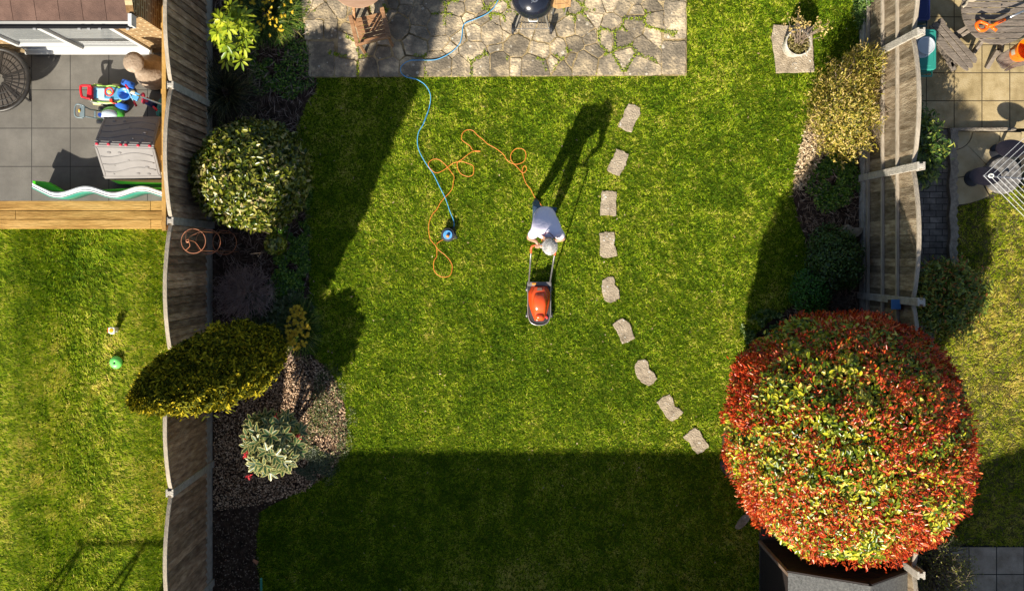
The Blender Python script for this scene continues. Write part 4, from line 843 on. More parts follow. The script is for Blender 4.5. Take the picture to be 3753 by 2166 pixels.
# cables
def cr(l, ox_, oy_, s): return [(ox_ + a / s, oy_ + b_ / s) for a, b_ in l]
orange = [(1048, 835), (1047, 780), (1010, 740), (985, 700), (955, 670), (925, 610), (895, 575), (875, 530), (862, 485), (862, 460), (875, 435), (890, 440), (893, 465), (875, 485), (855, 480), (830, 450), (800, 420), (775, 385), (775, 345), (800, 312), (830, 300), (870, 308), (888, 335), (888, 370), (870, 402), (830, 420), (790, 417), (755, 400), (735, 375), (725, 355), (690, 322), (650, 295), (600, 268), (560, 232), (520, 200), (485, 165), (440, 160), (410, 180), (398, 215), (405, 240), (440, 265), (465, 285), (485, 315), (520, 325), (543, 322), (500, 320), (470, 332), (430, 360), (400, 385), (370, 405), (365, 430), (375, 465), (400, 498), (450, 515), (485, 500), (492, 465), (485, 432), (440, 412), (400, 400), (370, 403), (330, 415), (290, 445), (255, 470), (210, 487), (175, 470), (145, 430), (155, 400), (190, 382), (230, 388), (270, 420), (300, 455), (330, 495), (342, 520), (335, 560), (330, 600), (305, 640), (275, 670), (240, 710), (210, 765), (175, 805), (150, 870), (148, 920), (160, 990), (195, 1035), (225, 1075), (270, 1110), (310, 1155), (328, 1200), (315, 1260), (280, 1280), (230, 1272), (190, 1230), (188, 1160), (210, 1120), (208, 1060), (205, 1035), (230, 1010), (272, 988)]
op = [P3(a, b_, .045 + .012 * math.sin(i * .7)) for i, (a, b_) in enumerate(cr(orange, 1500, 400, 2.08))]
op = [(.63, .14, .93), (.60, .30, .98), (.62, .55, .8), (.69, .76, .3)] + op + [P3(1640, 867, .19)]
b = MB(); b.tube(smoothpath(op, 4), .0055, 6); tag(b.build('power_cable', col(235, 135, 55, rough=.45), smooth=True), 'looping orange mower cable on the grass from the reel to the man', 'cable')
blue = cr([(975, -60), (950, 0), (900, 90), (820, 155), (700, 210), (600, 250), (570, 300), (560, 400), (530, 480), (450, 560), (330, 625), (240, 645), (100, 645), (0, 650)], 1500, 0, 2.912) + cr([(2380, 642), (2300, 665), (2240, 720), (2245, 780), (2300, 825), (2400, 850)], 700, 0, 2.912) + cr([(0, 828), (80, 850), (160, 900), (210, 970), (228, 1050), (205, 1180), (150, 1320)], 1500, 0, 2.912) + cr([(150, 0), (110, 110), (70, 180), (62, 260), (80, 330), (130, 420), (180, 490), (230, 590), (275, 680), (310, 780), (335, 840), (342, 880), (336, 905)], 1500, 400, 2.08)
b = MB(); b.tube(smoothpath([P3(a, c_, .05) for a, c_ in blue], 5), .0065, 6); tag(b.build('power_cable', col(90, 175, 225, rough=.4), smooth=True), 'long blue extension cable crossing patio and lawn to the reel', 'cable')
# cable reel
q = P(1641, 861, .16); t = thing('cable_reel', 'blue and black cable reel lying on the lawn', 'cable reel', (*q, 0)); dk = mat('dark_rubber', [(.02, .022, .03), (.045, .045, .055)], scale=14, rough=.5)
b = MB(); b.lathe([(.0, .03), (.105, .03), (.108, .045), (.06, .05), (.06, .12), (.108, .13), (.108, .15), (.075, .155), (.07, .15), (0, .15)], (*q, 0), 40); b.build('drum', dk, t, smooth=True, auto=True)
b = MB(); b.lathe([(0, .15), (.074, .15), (.074, .165), (.07, .17), (0, .17)], (*q, 0), 32); pl = b.build('socket_plate', col(95, 165, 225, rough=.35), t, smooth=True, auto=True)
b = MB()
for k in range(3):
    a = .6 + k * 1.9; x, y = q[0] + .045 * math.cos(a), q[1] + .045 * math.sin(a)
    for dx, dy in ((0, .012), (-.01, -.008), (.01, -.008)): b.box((x + dx, y + dy, .1715), (.007, .007, .002))
b.build('socket_holes', dk, pl)
b = MB(); b.lathe([(0, .17), (.028, .17), (.026, .2), (0, .205)], (q[0] - .0, q[1] - .02, 0), 16); b.build('plug', col(240, 140, 60), t, smooth=True)
b = MB(); b.tube([(q[0] + .09, q[1] + .13, .05), (q[0] + .145, q[1] - .05, .13)], .012, 8); b.tube([(q[0] + .09, q[1] + .13, .05), (q[0] - .12, q[1] - .05, .02), (q[0] + .145, q[1] - .05, .02), (q[0] + .145, q[1] - .05, .13)], .009, 6); b.build('stand', dk, t)

# lawn mower
t = thing('lawn_mower', 'orange and black electric lawn mower pushed by the man', 'lawn mower', (.6, -.8, 0)); mo = col(225, 85, 40, rough=.22, coat=.3); md = mat('mower_dark', [(.03, .028, .028), (.06, .055, .055)], scale=12, rough=.4)
X0 = P(1977, 0, .2)[0]; ya, yb = P(0, 1045, .15)[1], P(0, 1190, .12)[1]; hw = .185
def deckpoly(s, yo=0): 
    l_ = [(-hw, ya), (hw, ya), (hw * 1.0, (ya + yb) / 2), (hw * .98, yb + .16), (hw * .78, yb + .05), (hw * .4, yb + .005), (0, yb - .005), (-hw * .4, yb + .005), (-hw * .78, yb + .05), (-hw * .98, yb + .16), (-hw, (ya + yb) / 2)]
    cy_ = (ya + yb) / 2; return [(X0 + x * s, cy_ + (y - cy_) * s + yo) for x, y in l_]
b = MB(); b.prism(deckpoly(1), .04, .12); b.build('deck', md, t, bevel=.012)
b = MB(); rim = [(x, y, .125) for x, y in deckpoly(1.0)]; b.tube(smoothpath(rim[1:] + rim[:1], 3), .009, 6); b.build('rim', mat('steel_rim', [(.4, .38, .36)], rough=.35, metal=.6), t, smooth=True)
def hood(ya_, yb_, w_, z0, z1, m, name, wfun, n=18, k=14, parent=None):
    b = MB(); vs = []
    for i in range(n + 1):
        u = i / n; y = ya_ + (yb_ - ya_) * u; ww = w_ * wfun(u); hh = (z1 - z0) * (math.sin(math.pi * min(1, max(0, .04 + u * .92))) ** .45)
        for j in range(k + 1):
            a = math.pi * j / k; vs.append((X0 - ww * math.cos(a) * abs(math.cos(a)) ** -.25 if abs(math.cos(a)) > 1e-3 else X0, y, z0 + hh * math.sin(a) ** .55))
    fs = [(i * (k + 1) + j, i * (k + 1) + j + 1, (i + 1) * (k + 1) + j + 1, (i + 1) * (k + 1) + j) for i in range(n) for j in range(k)]; b.add(vs, fs)
    return b.build(name, m, parent or t, smooth=True)
ha, hb = ya - .01, P(0, 1178, .3)[1]
hw2 = lambda u: (math.sin(math.pi * (.12 + .86 * u) ** .62) ** .8) if u < .98 else .15
hd = hood(ha, hb, .178, .10, .235, col(205, 70, 25, rough=.3), 'hood', lambda u: max(.25, min(1, .7 + 1.6 * u) * (1 - .58 * max(0, (u - .4) / .6) ** 1.5)))
hood(ha - .02, hb + .01, .135, .2, .285, mo, 'top_shell', lambda u: max(.3, min(1, .6 + 2.0 * u) * (1 - .5 * max(0, (u - .35) / .65) ** 1.3)), parent=hd)
hood(ha - .12, ha - .42, .105, .24, .335, mo, 'motor_cover', lambda u: .75 + .3 * math.sin(math.pi * u), parent=hd)
hood(ha - .43, hb + .015, .065, .2, .30, mo, 'front_cover', lambda u: .8 + .25 * math.sin(math.pi * u), parent=hd)
b = MB(); b.prism([(X0 - .045, ha - .075), (X0 + .045, ha - .075), (X0 + .032, ha - .03), (X0 - .032, ha - .03)], .2, .292); b.build('air_intake', mat('brown_grille', [(.12, .07, .05)], rough=.6), hd)
b = MB(); b.box((X0, ya + .02, .15), (.39, .065, .035)); b.build('handle_bracket', col(120, 115, 115), t, bevel=.006)
b = MB(); b.box((X0 - .085, ya + .02, .172), (.07, .03, .012)); b.build('bracket_label', col(240, 150, 50), t, bevel=.004)
b = MB(); b.box((X0 + .12, yb + .12, .13), (.035, .05, .03), .5); b.build('knob', col(200, 60, 60), t, bevel=.008)
for s in (-1, 1):
    for y in (ya - .06, yb + .16):
        b = MB(); b.lathe([(0, -.018), (.05, -.018), (.055, 0), (.05, .018), (0, .018)], (X0 + s * (hw + .012), y, .055), 20, Matrix.Rotation(R(90), 3, 'Y')); b.build('wheel', md, t)
hz = .97; hl, hr = P(1947, 912, hz), P(2034, 922, hz)
bl, br2 = (X0 - .17, ya + .02, .16), (X0 + .17, ya + .02, .16); gre = mat('grey_tube', [(.12, .115, .115), (.2, .19, .19)], scale=9, rough=.35, metal=.3)
for s_, e_ in ((bl, (hl[0], hl[1], hz)), (br2, (hr[0], hr[1], hz))):
    b = MB(); b.tube([s_, e_], .013, 8); b.build('handle_tube', gre, t, smooth=True)
b = MB(); hy_ = hl[1]; b.tube(smoothpath([(hl[0], hl[1] - .06, hz - .06), (hl[0], hl[1] + .01, hz + .01), (hl[0] + .05, hl[1] + .05, hz + .02), (hr[0] - .05, hr[1] + .06, hz + .02), (hr[0], hr[1] + .02, hz + .01), (hr[0], hr[1] - .05, hz - .06)], 4), .017, 8); b.build('grip_bar', col(225, 95, 50), t, smooth=True)
b = MB(); b.ball(((hl[0] + hr[0]) / 2 - .02, hl[1] + .045, hz + .02), (.05, .04, .03)); b.build('switch_box', col(150, 140, 135), t, smooth=True); b = MB(); b.ball(((hl[0] + hr[0]) / 2 - .02, hl[1] + .035, hz + .05), (.018, .018, .01)); b.build('switch_button', col(240, 130, 60), t, smooth=True)
hy = hl[1] + .05

# ---------------------------------------------------------------- the man
t = thing('person', 'grey haired man in a pale polo shirt and jeans leaning over the mower handle', 'person', (.66, .6, 0))
skinm = mat('skin', [(0.42, 0.22, 0.14), (0.55, 0.30, 0.2)], scale=9, rough=.5); shirt = mat('pale_shirt', [(0.74, 0.67, 0.80), (0.84, 0.77, 0.88)], scale=5, rough=.8, bump=.35, bscale=9); jeans = mat('jeans', [(0.04, 0.08, 0.14), (0.08, 0.14, 0.22)], scale=25, rough=.9, bump=.4)
LH, RH = (hl[0] + .10, hy + .005, hz + .03), (hr[0] - .06, hy + .01, hz + .03)
N1 = {'pel': ((.64, .66, 1.030), .13), 'belly': ((.645, .57, 1.190), .14), 'chest': ((.65, .40, 1.340), .155), 'neckb': ((.66, .27, 1.470), .07), 'neck': ((.67, .21, 1.530), .058), 'head1': ((.685, .18, 1.600), .07), 'head2': ((.692, .15, 1.670), .082),
      'shl': ((.49, .34, 1.420), .072), 'ell': ((.40, .26, 1.150), .044), 'wrl': ((LH[0] - .03, LH[1] + .06, LH[2] + .03), .03), 'hdl': ((LH[0], LH[1] + .01, LH[2]), (.038, .02)),
      'shr': ((.82, .33, 1.420), .072), 'elr': ((.93, .25, 1.150), .044), 'wrr': ((RH[0] + .05, RH[1] + .06, RH[2] + .03), .03), 'hdr': ((RH[0] + .01, RH[1] + .01, RH[2]), (.038, .02)),
      'hil': ((.57, .64, 0.910), .085), 'knl': ((.56, .70, 0.480), .062), 'anl': ((.55, .86, 0.110), .042), 'tol': ((.55, .72, 0.050), .04),
      'hir': ((.72, .62, 0.910), .085), 'knr': ((.76, .50, 0.480), .062), 'anr': ((.765, .52, 0.110), .042), 'tor': ((.77, .37, 0.050), .04)}
E1 = [('pel', 'belly'), ('belly', 'chest'), ('chest', 'neckb'), ('neckb', 'neck'), ('neck', 'head1'), ('head1', 'head2'), ('chest', 'shl'), ('shl', 'ell'), ('ell', 'wrl'), ('wrl', 'hdl'), ('chest', 'shr'), ('shr', 'elr'), ('elr', 'wrr'), ('wrr', 'hdr'),
      ('pel', 'hil'), ('hil', 'knl'), ('knl', 'anl'), ('anl', 'tol'), ('pel', 'hir'), ('hir', 'knr'), ('knr', 'anr'), ('anr', 'tor')]
body = skin('body', N1, E1, skinm, t, 0)
# clothing follows the same joints a little wider
def grow(ks, f, add=.012): return {k: (N1[k][0], N1[k][1] * f + add) for k in ks}
nd = grow(['pel', 'belly', 'chest', 'shl', 'shr'], 1.02, .018); nd['neckb'] = ((.66, .28, 1.465), .085); nd['shl'] = (N1['shl'][0], .088); nd['shr'] = (N1['shr'][0], .088); nd['sll'] = ((.43, .285, 1.28), .066); nd['slr'] = ((.895, .275, 1.28), .066); nd['pel'] = ((.64, .655, 1.04), .165); nd['chest'] = ((.65, .40, 1.34), .185); nd['belly'] = ((.645, .56, 1.17), .195); nd['shl'] = (N1['shl'][0], .095); nd['shr'] = (N1['shr'][0], .095)
skin('shirt', nd, [('pel', 'belly'), ('belly', 'chest'), ('chest', 'neckb'), ('chest', 'shl'), ('shl', 'sll'), ('chest', 'shr'), ('shr', 'slr')], shirt, t, 0)
nd = grow(['hil', 'knl', 'hir', 'knr'], 1.05, .01); nd['pel'] = ((.64, .64, .96), .125); nd['anl'] = (N1['anl'][0], .062); nd['anr'] = (N1['anr'][0], .062)
skin('jeans', nd, [('pel', 'hil'), ('hil', 'knl'), ('knl', 'anl'), ('pel', 'hir'), ('hir', 'knr'), ('knr', 'anr')], jeans, t, list(nd).index('pel'))
for s, k in ((-1, 'l'), (1, 'r')):
    a = N1['an' + k][0]; c_ = N1['to' + k][0]; b = MB(); b.ball(((a[0] + c_[0]) / 2, (a[1] + c_[1]) / 2, .05), (.052, .14, .05)); b.build('shoe', mat('brown_shoe', [(.09, .05, .03)], rough=.6), t, smooth=True)
    # fingers curl forward over the grip
    hd_ = LH if k == 'l' else RH
    for f in range(4):
        x = hd_[0] - .03 + f * .02 + (.01 if k == 'r' else 0); L_ = [.9, 1, .95, .8][f]
        body_f = MB(); body_f.tube(smoothpath([(x, hd_[1] + .005, hd_[2] + .008), (x, hd_[1] - .03 * L_, hd_[2] + .008), (x, hd_[1] - .042 * L_, hd_[2] - .012), (x, hd_[1] - .03 * L_, hd_[2] - .035)], 3), .0095, 7); body_f.build('finger', skinm, t, smooth=True)
    bt = MB(); x = hd_[0] + (.035 if k == 'l' else -.035); bt.tube(smoothpath([(x - (.02 if k == 'l' else -.02), hd_[1] + .03, hd_[2]), (x, hd_[1] + .005, hd_[2] - .005), (x + (.012 if k == 'l' else -.012), hd_[1] - .02, hd_[2] - .02)], 3), .0105, 7); bt.build('thumb', skinm, t, smooth=True)
hc = Vector((.695, .135, 1.63)); Mh = Matrix.Rotation(R(42), 3, 'X')       # head bowed forward
b = MB(); b.ball(hc, (.077, .098, .118), 24, 16, Mh); b.build('head', skinm, t, smooth=True)
fd = Mh @ Vector((0, -1, 0)); fu = Mh @ Vector((0, 0, 1)); fx = Vector((1, 0, 0))
b = MB(); b.ball(hc + fd * .098 - fu * .025, (.014, .022, .026), 12, 8, Mh); b.build('nose', skinm, t, smooth=True)
for s in (-1, 1):
    b = MB(); b.ball(hc + fx * s * .08 - fu * .01, (.012, .022, .034), 12, 8, Mh); b.build('ear', skinm, t, smooth=True)
    b = MB(); b.ball(hc + fx * s * .03 + fd * .086 - fu * .002, .013, 10, 8); b.build('eye', mat('eye_white', [(.6, .58, .55)], rough=.2), t, smooth=True)
b = MB(); b.ball(hc + fd * .088 - fu * .062, (.025, .008, .006), 10, 6, Mh); b.build('mouth', mat('lip', [(.35, .12, .09)], rough=.5), t, smooth=True)
hairm = mat('grey_hair', [(.16, .15, .14), (.42, .4, .37), (.6, .58, .55)], scale=35, detail=4, stretch=(2, .6, 1), bump=1, bscale=60, rough=.6)
hp = []
for i in range(5200):
    v = Vector((random.gauss(0, 1), random.gauss(0, 1), random.gauss(0, 1))).normalized()
    if v.z < -.12 + .5 * max(0, -v.y): continue
    if v.y < -.45 and v.z < .5: continue
    hp.append((v, hc + Mh @ Vector((v.x * .079, v.y * .1, v.z * .12))))
b = MB(); b.ball(hc + Mh @ Vector((0, .016, .012)), (.08, .094, .116), 24, 16, Mh); hcap = b.build('hair', hairm, t, smooth=True)
pts = np.array([tuple(p_) for v, p_ in hp]); cr_ = Vector((0, .35, .9)); tp = np.array([tuple(p_ + (Mh @ (v * .012 + Vector((v.x * .03, v.y * .03 - .012, -.004)))) ) for v, p_ in hp])
blades('hair_strands', pts, tp, np.full(len(pts), .006), leafmat('hair_strand', [(0, (.2, .19, .18)), (.5, (.45, .43, .41)), (1, (.72, .7, .68))], rough=.5, trans=0), hcap, None, 6)
b = MB(); b.tube(smoothpath([(.60, .27, 1.54), (.66, .33, 1.555), (.74, .28, 1.54), (.775, .2, 1.48)], 5), .006, 5); b.build('neck_cord', mat('maroon', [(.15, .02, .03)], rough=.6), t)

# ================================================================= LEFT PATIO THINGS
PZ = .3
def G(px, py, z): return Vector((*P(px, py, z), z))
# mesh-topped round table at the left edge
q = P(-8, 292, .74); t = thing('metal_table', 'dark cast metal round table cut by the left edge of the picture', 'table', (*q, PZ)); ir = mat('cast_iron', [(.02, .018, .016), (.05, .045, .04)], scale=14, rough=.45, metal=.4)
Rt = .475; b = MB(); b.tube([(q[0] + Rt * math.cos(a), q[1] + Rt * math.sin(a), .73) for a in np.linspace(0, 6.283, 64, endpoint=False)], .036, 8, True); b.build('rim', ir, t, smooth=True)
b = MB()
for r_ in (.1, .22, .33, .42): b.tube([(q[0] + r_ * math.cos(a), q[1] + r_ * math.sin(a), .74) for a in np.linspace(0, 6.283, 48, endpoint=False)], .008, 5, True)
for k in range(32):
    a = k * 6.283 / 32; b.bar((q[0] + .1 * math.cos(a), q[1] + .1 * math.sin(a), .74), (q[0] + .47 * math.cos(a), q[1] + .47 * math.sin(a), .74), .012, .01)
for k in range(6):
    a = .35 + k * 6.283 / 6; b.bar((q[0] + .08 * math.cos(a), q[1] + .08 * math.sin(a), .74), (q[0] + .48 * math.cos(a), q[1] + .48 * math.sin(a), .74), .034, .016)
b.build('table_top', ir, t)
pn = MB(); sl = mat('taupe_slat', [(.05, .04, .032), (.085, .07, .056)], rough=.6)
for r0, r1 in ((.11, .21), (.23, .32), (.34, .41), (.43, .465)):
    for k in range(64):
        a0, a1 = (k + .08) * 6.283 / 64, (k + .92) * 6.283 / 64; pn.prism([(q[0] + r * math.cos(a), q[1] + r * math.sin(a)) for r, a in ((r0, a0), (r1, a0), (r1, a1), (r0, a1))], .732, .738)
pn.build('slats', sl, t)
for k in range(4):
    a = .8 + k * 1.57; b = MB(); b.tube([(q[0] + .3 * math.cos(a), q[1] + .3 * math.sin(a), .72), (q[0] + .12 * math.cos(a), q[1] + .12 * math.sin(a), .55), (q[0] + .38 * math.cos(a), q[1] + .38 * math.sin(a), PZ)], .018, 6); b.build('leg', ir, t)
# chiminea
bx, by = -5.47, 2.86; t = thing('chiminea', 'brown clay chiminea standing in the corner by the brick wall', 'chiminea', (bx, by, PZ)); clay = mat('clay', [(.13, .09, .06), (.26, .19, .13), (.42, .33, .25)], scale=5, detail=9, bump=.7, rough=.95, rough_n=.7)
tp_ = (bx, by); b = MB(); rs_ = [(.10, 0), (.2, .08), (.265, .24), (.27, .36), (.22, .5), (.15, .6), (.115, .7), (.11, .9), (.13, .97), (.15, 1.0), (.155, 1.05), (.1, 1.075), (.0, 1.08)]
vs = []; n = 36
for r_, z_ in rs_:
    f = max(0, z_ - .5) / .58; ccx, ccy = bx + (tp_[0] - bx) * f * .35, by
    for k in range(n): a = 6.283 * k / n; vs.append((ccx + r_ * math.cos(a), ccy + r_ * math.sin(a), PZ + z_))
b.add(vs, [(i * n + k, i * n + (k + 1) % n, (i + 1) * n + (k + 1) % n, (i + 1) * n + k) for i in range(len(rs_) - 1) for k in range(n)]); b.build('body', clay, t, smooth=True)
b = MB()
for k in range(3): a = k * 2.1; b.tube([(bx + .2 * math.cos(a), by + .2 * math.sin(a), PZ + .1), (bx + .02 * math.cos(a), by + .02 * math.sin(a), PZ)], .012, 6)
b.tube([(bx + .25 * math.cos(a), by + .25 * math.sin(a), PZ + .08) for a in np.linspace(0, 6.283, 30, endpoint=False)], .01, 6, True); b.build('stand', ir, t)
# playhouse
t = thing('playhouse', 'grey roofed plastic playhouse with beige walls against the yellow screen', 'playhouse', (-5.6, P(0, 540, 1.0)[1], PZ)); gp_ = mat('grey_plastic', [(.17, .158, .15), (.22, .205, .195)], scale=4, rough=.6, spec=.2); be = mat('beige_plastic', [(.4, .3, .17), (.5, .39, .24)], scale=4, rough=.5)
A1, A2 = G(382, 430, 1.22), G(592, 430, 1.22); B1, B2 = G(344, 528, 1.58), G(566, 537, 1.58); C1, C2 = G(384, 655, 1.22), G(594, 652, 1.22)
b = MB(); d = Vector((0, 0, -.04))
def quad(b, l, th): 
    n_ = (l[1] - l[0]).cross(l[2] - l[0]).normalized() * th; vs = [v + n_ for v in l] + [v - n_ for v in l]; b.add(vs, [(0, 1, 2, 3), (7, 6, 5, 4), (0, 4, 5, 1), (1, 5, 6, 2), (2, 6, 7, 3), (3, 7, 4, 0)])
rid = .0; B1a, B2a = B1 + Vector((0, .02, 0)), B2 + Vector((0, .02, 0))
for nm, (q1, q2, q3, q4) in {'roof_far': (A1, A2, B2, B1), 'roof_near': (B1, B2, C2, C1)}.items():
    b = MB(); quad(b, [q1, q2, q3, q4], .018); rp_ = b.build('roof', gp_, t, bevel=.02, seg=3)
    dt = MB(); up_ = (q2 - q1).cross(q4 - q1).normalized(); up_ = up_ if up_.z > 0 else -up_
    pos = lambda u, v, h=.02: (q1 * (1 - u) + q2 * u) * (1 - v) + (q4 * (1 - u) + q3 * u) * v + up_ * h
    dt.tube(smoothpath([pos(u, v, .018) for u, v in ((.05, .07), (.95, .07), (.96, .12), (.955, .85), (.94, .92), (.06, .92), (.045, .85), (.04, .12))], 3, True), .008, 5, True)
    for v0 in (.28, .5, .72): dt.tube([pos(u, v0 + .07 * math.sin(u * 6.3 + .5), .018) for u in np.linspace(.06, .94, 22)], .011, 6)
    for u, v, r_ in ((.22, .2, .035), (.4, .2, .03), (.52, .42, .022), (.8, .62, .035), (.25, .58, .02), (.62, .82, .03), (.8, .84, .03), (.2, .84, .018)): dt.ball(pos(u, v, .016), (r_, r_, .012), 14, 6)
    dt.build('roof_relief', gp_, rp_, smooth=True)
for u in (.06, .25, .45, .54, .74, .93):
    b = MB(); p_ = B1.lerp(B2, u) + Vector((0, .0, .022)); b.lathe([(.02, -.01), (.02, .01), (.012, .016), (0, .016)], p_, 14); b.build('bolt', col(205, 50, 70), t)
x1_, x2_ = -5.86, -5.10; yT, yB = A1.y - .12, C1.y + .12
b = MB(); b.box(((x1_ + x2_) / 2, yT, .76), (x2_ - x1_, .04, .92)); b.box(((x1_ + x2_) / 2, yB, .76), (x2_ - x1_, .04, .92)); b.build('wall', be, t, bevel=.01)
for xx in (x1_, x2_):
    b = MB(); ym = (yT + yB) / 2; b.prism([(0, 0), (0.0, 1), (1, 1)], 0, 0) if False else None
    w_ = (yT - yB) / 2; out = [(-w_, PZ), (-w_, 1.2), (0, 1.55), (w_, 1.2), (w_, PZ), (w_ * .5, PZ)] + [(w_ * .5 * math.cos(a), .8 + w_ * .5 * math.sin(a)) for a in np.linspace(0, math.pi, 10)] + [(-w_ * .5, PZ)]
    n = len(out); vs = [(xx - .02, ym + y_, z_) for y_, z_ in out] + [(xx + .02, ym + y_, z_) for y_, z_ in out]; b.add(vs, [tuple(range(n)), tuple(range(n, 2 * n))[::-1]] + [(i, (i + 1) % n, n + (i + 1) % n, n + i) for i in range(n)]); b.build('end_wall', be, t)
b = MB(); b.ball((-5.04, ym - .05, .9), (.07, .12, .05)); b.build('shelf', col(215, 85, 30), t, smooth=True)
# wavy slide on its side and its green frame
t = thing('toy_slide', 'white and green wavy toy slide lying on its side along the deck step', 'slide', (-6.3, P(0, 690, .7)[1], PZ))
xs_ = np.linspace(185, 602, 60); cy_ = [706 - 13 * math.cos((x - 205) / 206 * 6.283) * (1 if x > 200 else 1) * -1 for x in xs_]
cy_ = [704 + 11.5 * math.cos((x - 212) / 205 * 2 * math.pi) for x in xs_]
wh = col(225, 230, 230, rough=.3); gr_ = col(70, 190, 20, rough=.4); tl = col(40, 130, 110, rough=.4)
zz = .72; b = MB(); top = [P(118, 672, zz), P(125, 676, zz)] + [P(x, y - 10, zz) for x, y in zip(xs_, cy_)]; bot = [P(118, 684, zz), P(124, 688, zz)] + [P(x, y + 10, zz) for x, y in zip(xs_, cy_)]
n = len(top)
for i in range(n - 1): b.prism([top[i], top[i + 1], bot[i + 1], bot[i]], zz - .03, zz)
ob = b.build('rim', wh, t); 
b = MB(); l2 = [((a[0] + c_[0]) / 2, (a[1] + c_[1]) / 2) for a, c_ in zip(top, bot)]
b.add([(x, y - .03, zz) for x, y in l2] + [(x, y - .03, PZ + .02) for x, y in l2], [(i, i + 1, n + i + 1, n + i) for i in range(n - 1)]); ob = b.build('chute', tl, t, smooth=True); so_ = ob.modifiers.new('s', 'SOLIDIFY'); so_.thickness = .02
for off, z_ in ((.012, zz + .012), (-.012, zz + .012)): b = MB(); b.tube([(x, y + off * 2, zz + .002) for x, y in l2], .008, 6); b.build('lip', wh, t, smooth=True)
b = MB(); b.prism(PP([(118, 662), (165, 666), (182, 675), (222, 698), (228, 702), (190, 702), (160, 694), (120, 673)], .66), .5, .66); b.build('foot_flap', gr_, t, bevel=.01)
b = MB(); b.prism(PP([(365, 696), (480, 690), (602, 688), (602, 694), (480, 698), (370, 704)], .66), .55, .66); b.build('side_rail', gr_, t, bevel=.008)
t = thing('plastic_step', 'bright green plastic panel lying beside the grey playhouse roof', 'toy', (*P(540, 670, .5), PZ)); b = MB(); b.prism(PP([(475, 665), (480, 674), (500, 672), (602, 677), (602, 688), (478, 686)], .5), PZ + .02, .5); b.build('panel', col(50, 120, 25), t, bevel=.01)
b = MB(); b.prism(PP([(400, 660), (602, 658), (602, 674), (500, 672), (430, 675)], .48), PZ, .48); b.build('base', be, t, bevel=.01)
b = MB(); b.prism(PP([(474, 666), (602, 671), (602, 676), (500, 676), (435, 675), (405, 661)], .56), .48, .56); b.build('trim', gr_, t, bevel=.008)
# ride-on car
def pz(l, s=2523 / 360, ox_=260, oy_=280): return [(ox_ + a / s, oy_ + b_ / s) for a, b_ in l]
t = thing('ride_on_toy', 'ride on toy car with red backrest and red steering wheel', 'toy', (*P(370, 345, .5), PZ))
b = MB(); b.prism([P(*p_, .5) for p_ in smoothpath(pz([(430, 590), (520, 230), (650, 225), (860, 255), (1050, 235), (1200, 260), (1330, 320), (1350, 480), (1300, 620), (1180, 690), (1000, 700), (600, 680)]), 3, True)], PZ + .06, .5); b.build('body', col(225, 228, 205), t, bevel=.03, seg=3)
b = MB(); ol = [G(*p_, .51) for p_ in smoothpath(pz([(530, 240), (860, 262), (1050, 245), (1300, 320), (1330, 480), (1260, 640), (1000, 680), (700, 660), (540, 580)]), 3, True)]; b.tube(ol, .013, 6, True); b.build('trim', col(150, 200, 80), t, smooth=True)
b = MB(); b.prism([P(*p_, .53) for p_ in smoothpath(pz([(530, 300), (850, 310), (1050, 280), (1270, 340), (1290, 470), (1240, 570), (1080, 600), (700, 560), (540, 560)]), 3, True)], .5, .53); b.build('seat', col(85, 150, 185), t, bevel=.008)
b = MB(); b.prism([P(*p_, .55) for p_ in pz([(670, 310), (860, 310), (860, 555), (680, 550)])], .53, .55); b.build('seat_pad', col(175, 205, 225), t, bevel=.006)
b = MB(); sw = G(*pz([(985, 400)])[0], .68); b.tube([sw + Vector((.062 * math.cos(a), .062 * math.sin(a), 0)) for a in np.linspace(0, 6.283, 28, endpoint=False)], .012, 7, True); wl = b.build('steering_wheel', col(215, 45, 30), t, smooth=True)
b = MB(); b.ball(sw, (.036, .03, .02)); b.tube([sw, sw - Vector((0, 0, .14))], .015, 6); b.build('horn', col(235, 200, 90), wl, smooth=True)
b = MB(); fr_ = [G(*p_, .62) for p_ in pz([(515, 245), (300, 240), (250, 290), (275, 500), (330, 550), (500, 590)])]; b.tube(smoothpath(fr_, 4), .02, 7); b.prism([P(*p_, .6) for p_ in pz([(430, 250), (525, 250), (525, 590), (400, 550)])], .5, .6); b.build('backrest', col(205, 25, 40), t, smooth=True, auto=True)
b = MB(); b.prism([P(*p_, .56) for p_ in pz([(975, 580), (1050, 580), (1065, 670), (1150, 695), (1050, 695), (1000, 660)])], .5, .56); b.build('key', col(225, 70, 40), t, bevel=.004)
for px_1, py_1 in ((670, 700), (1100, 700), (700, 240), (1150, 250)):
    b = MB(); c_ = G(*pz([(px_1, py_1)])[0], PZ + .06); b.lathe([(0, -.02), (.06, -.02), (.06, .02), (0, .02)], c_, 18, Matrix.Rotation(R(90), 3, 'X')); b.build('wheel', col(230, 215, 150), t)
for px_1, py_1 in ((1230, 375), (1230, 510)):
    b = MB(); b.ball(G(*pz([(px_1, py_1)])[0], .55), (.016, .016, .012), 10, 6); b.build('eye_knob', col(220, 205, 130), t, smooth=True)
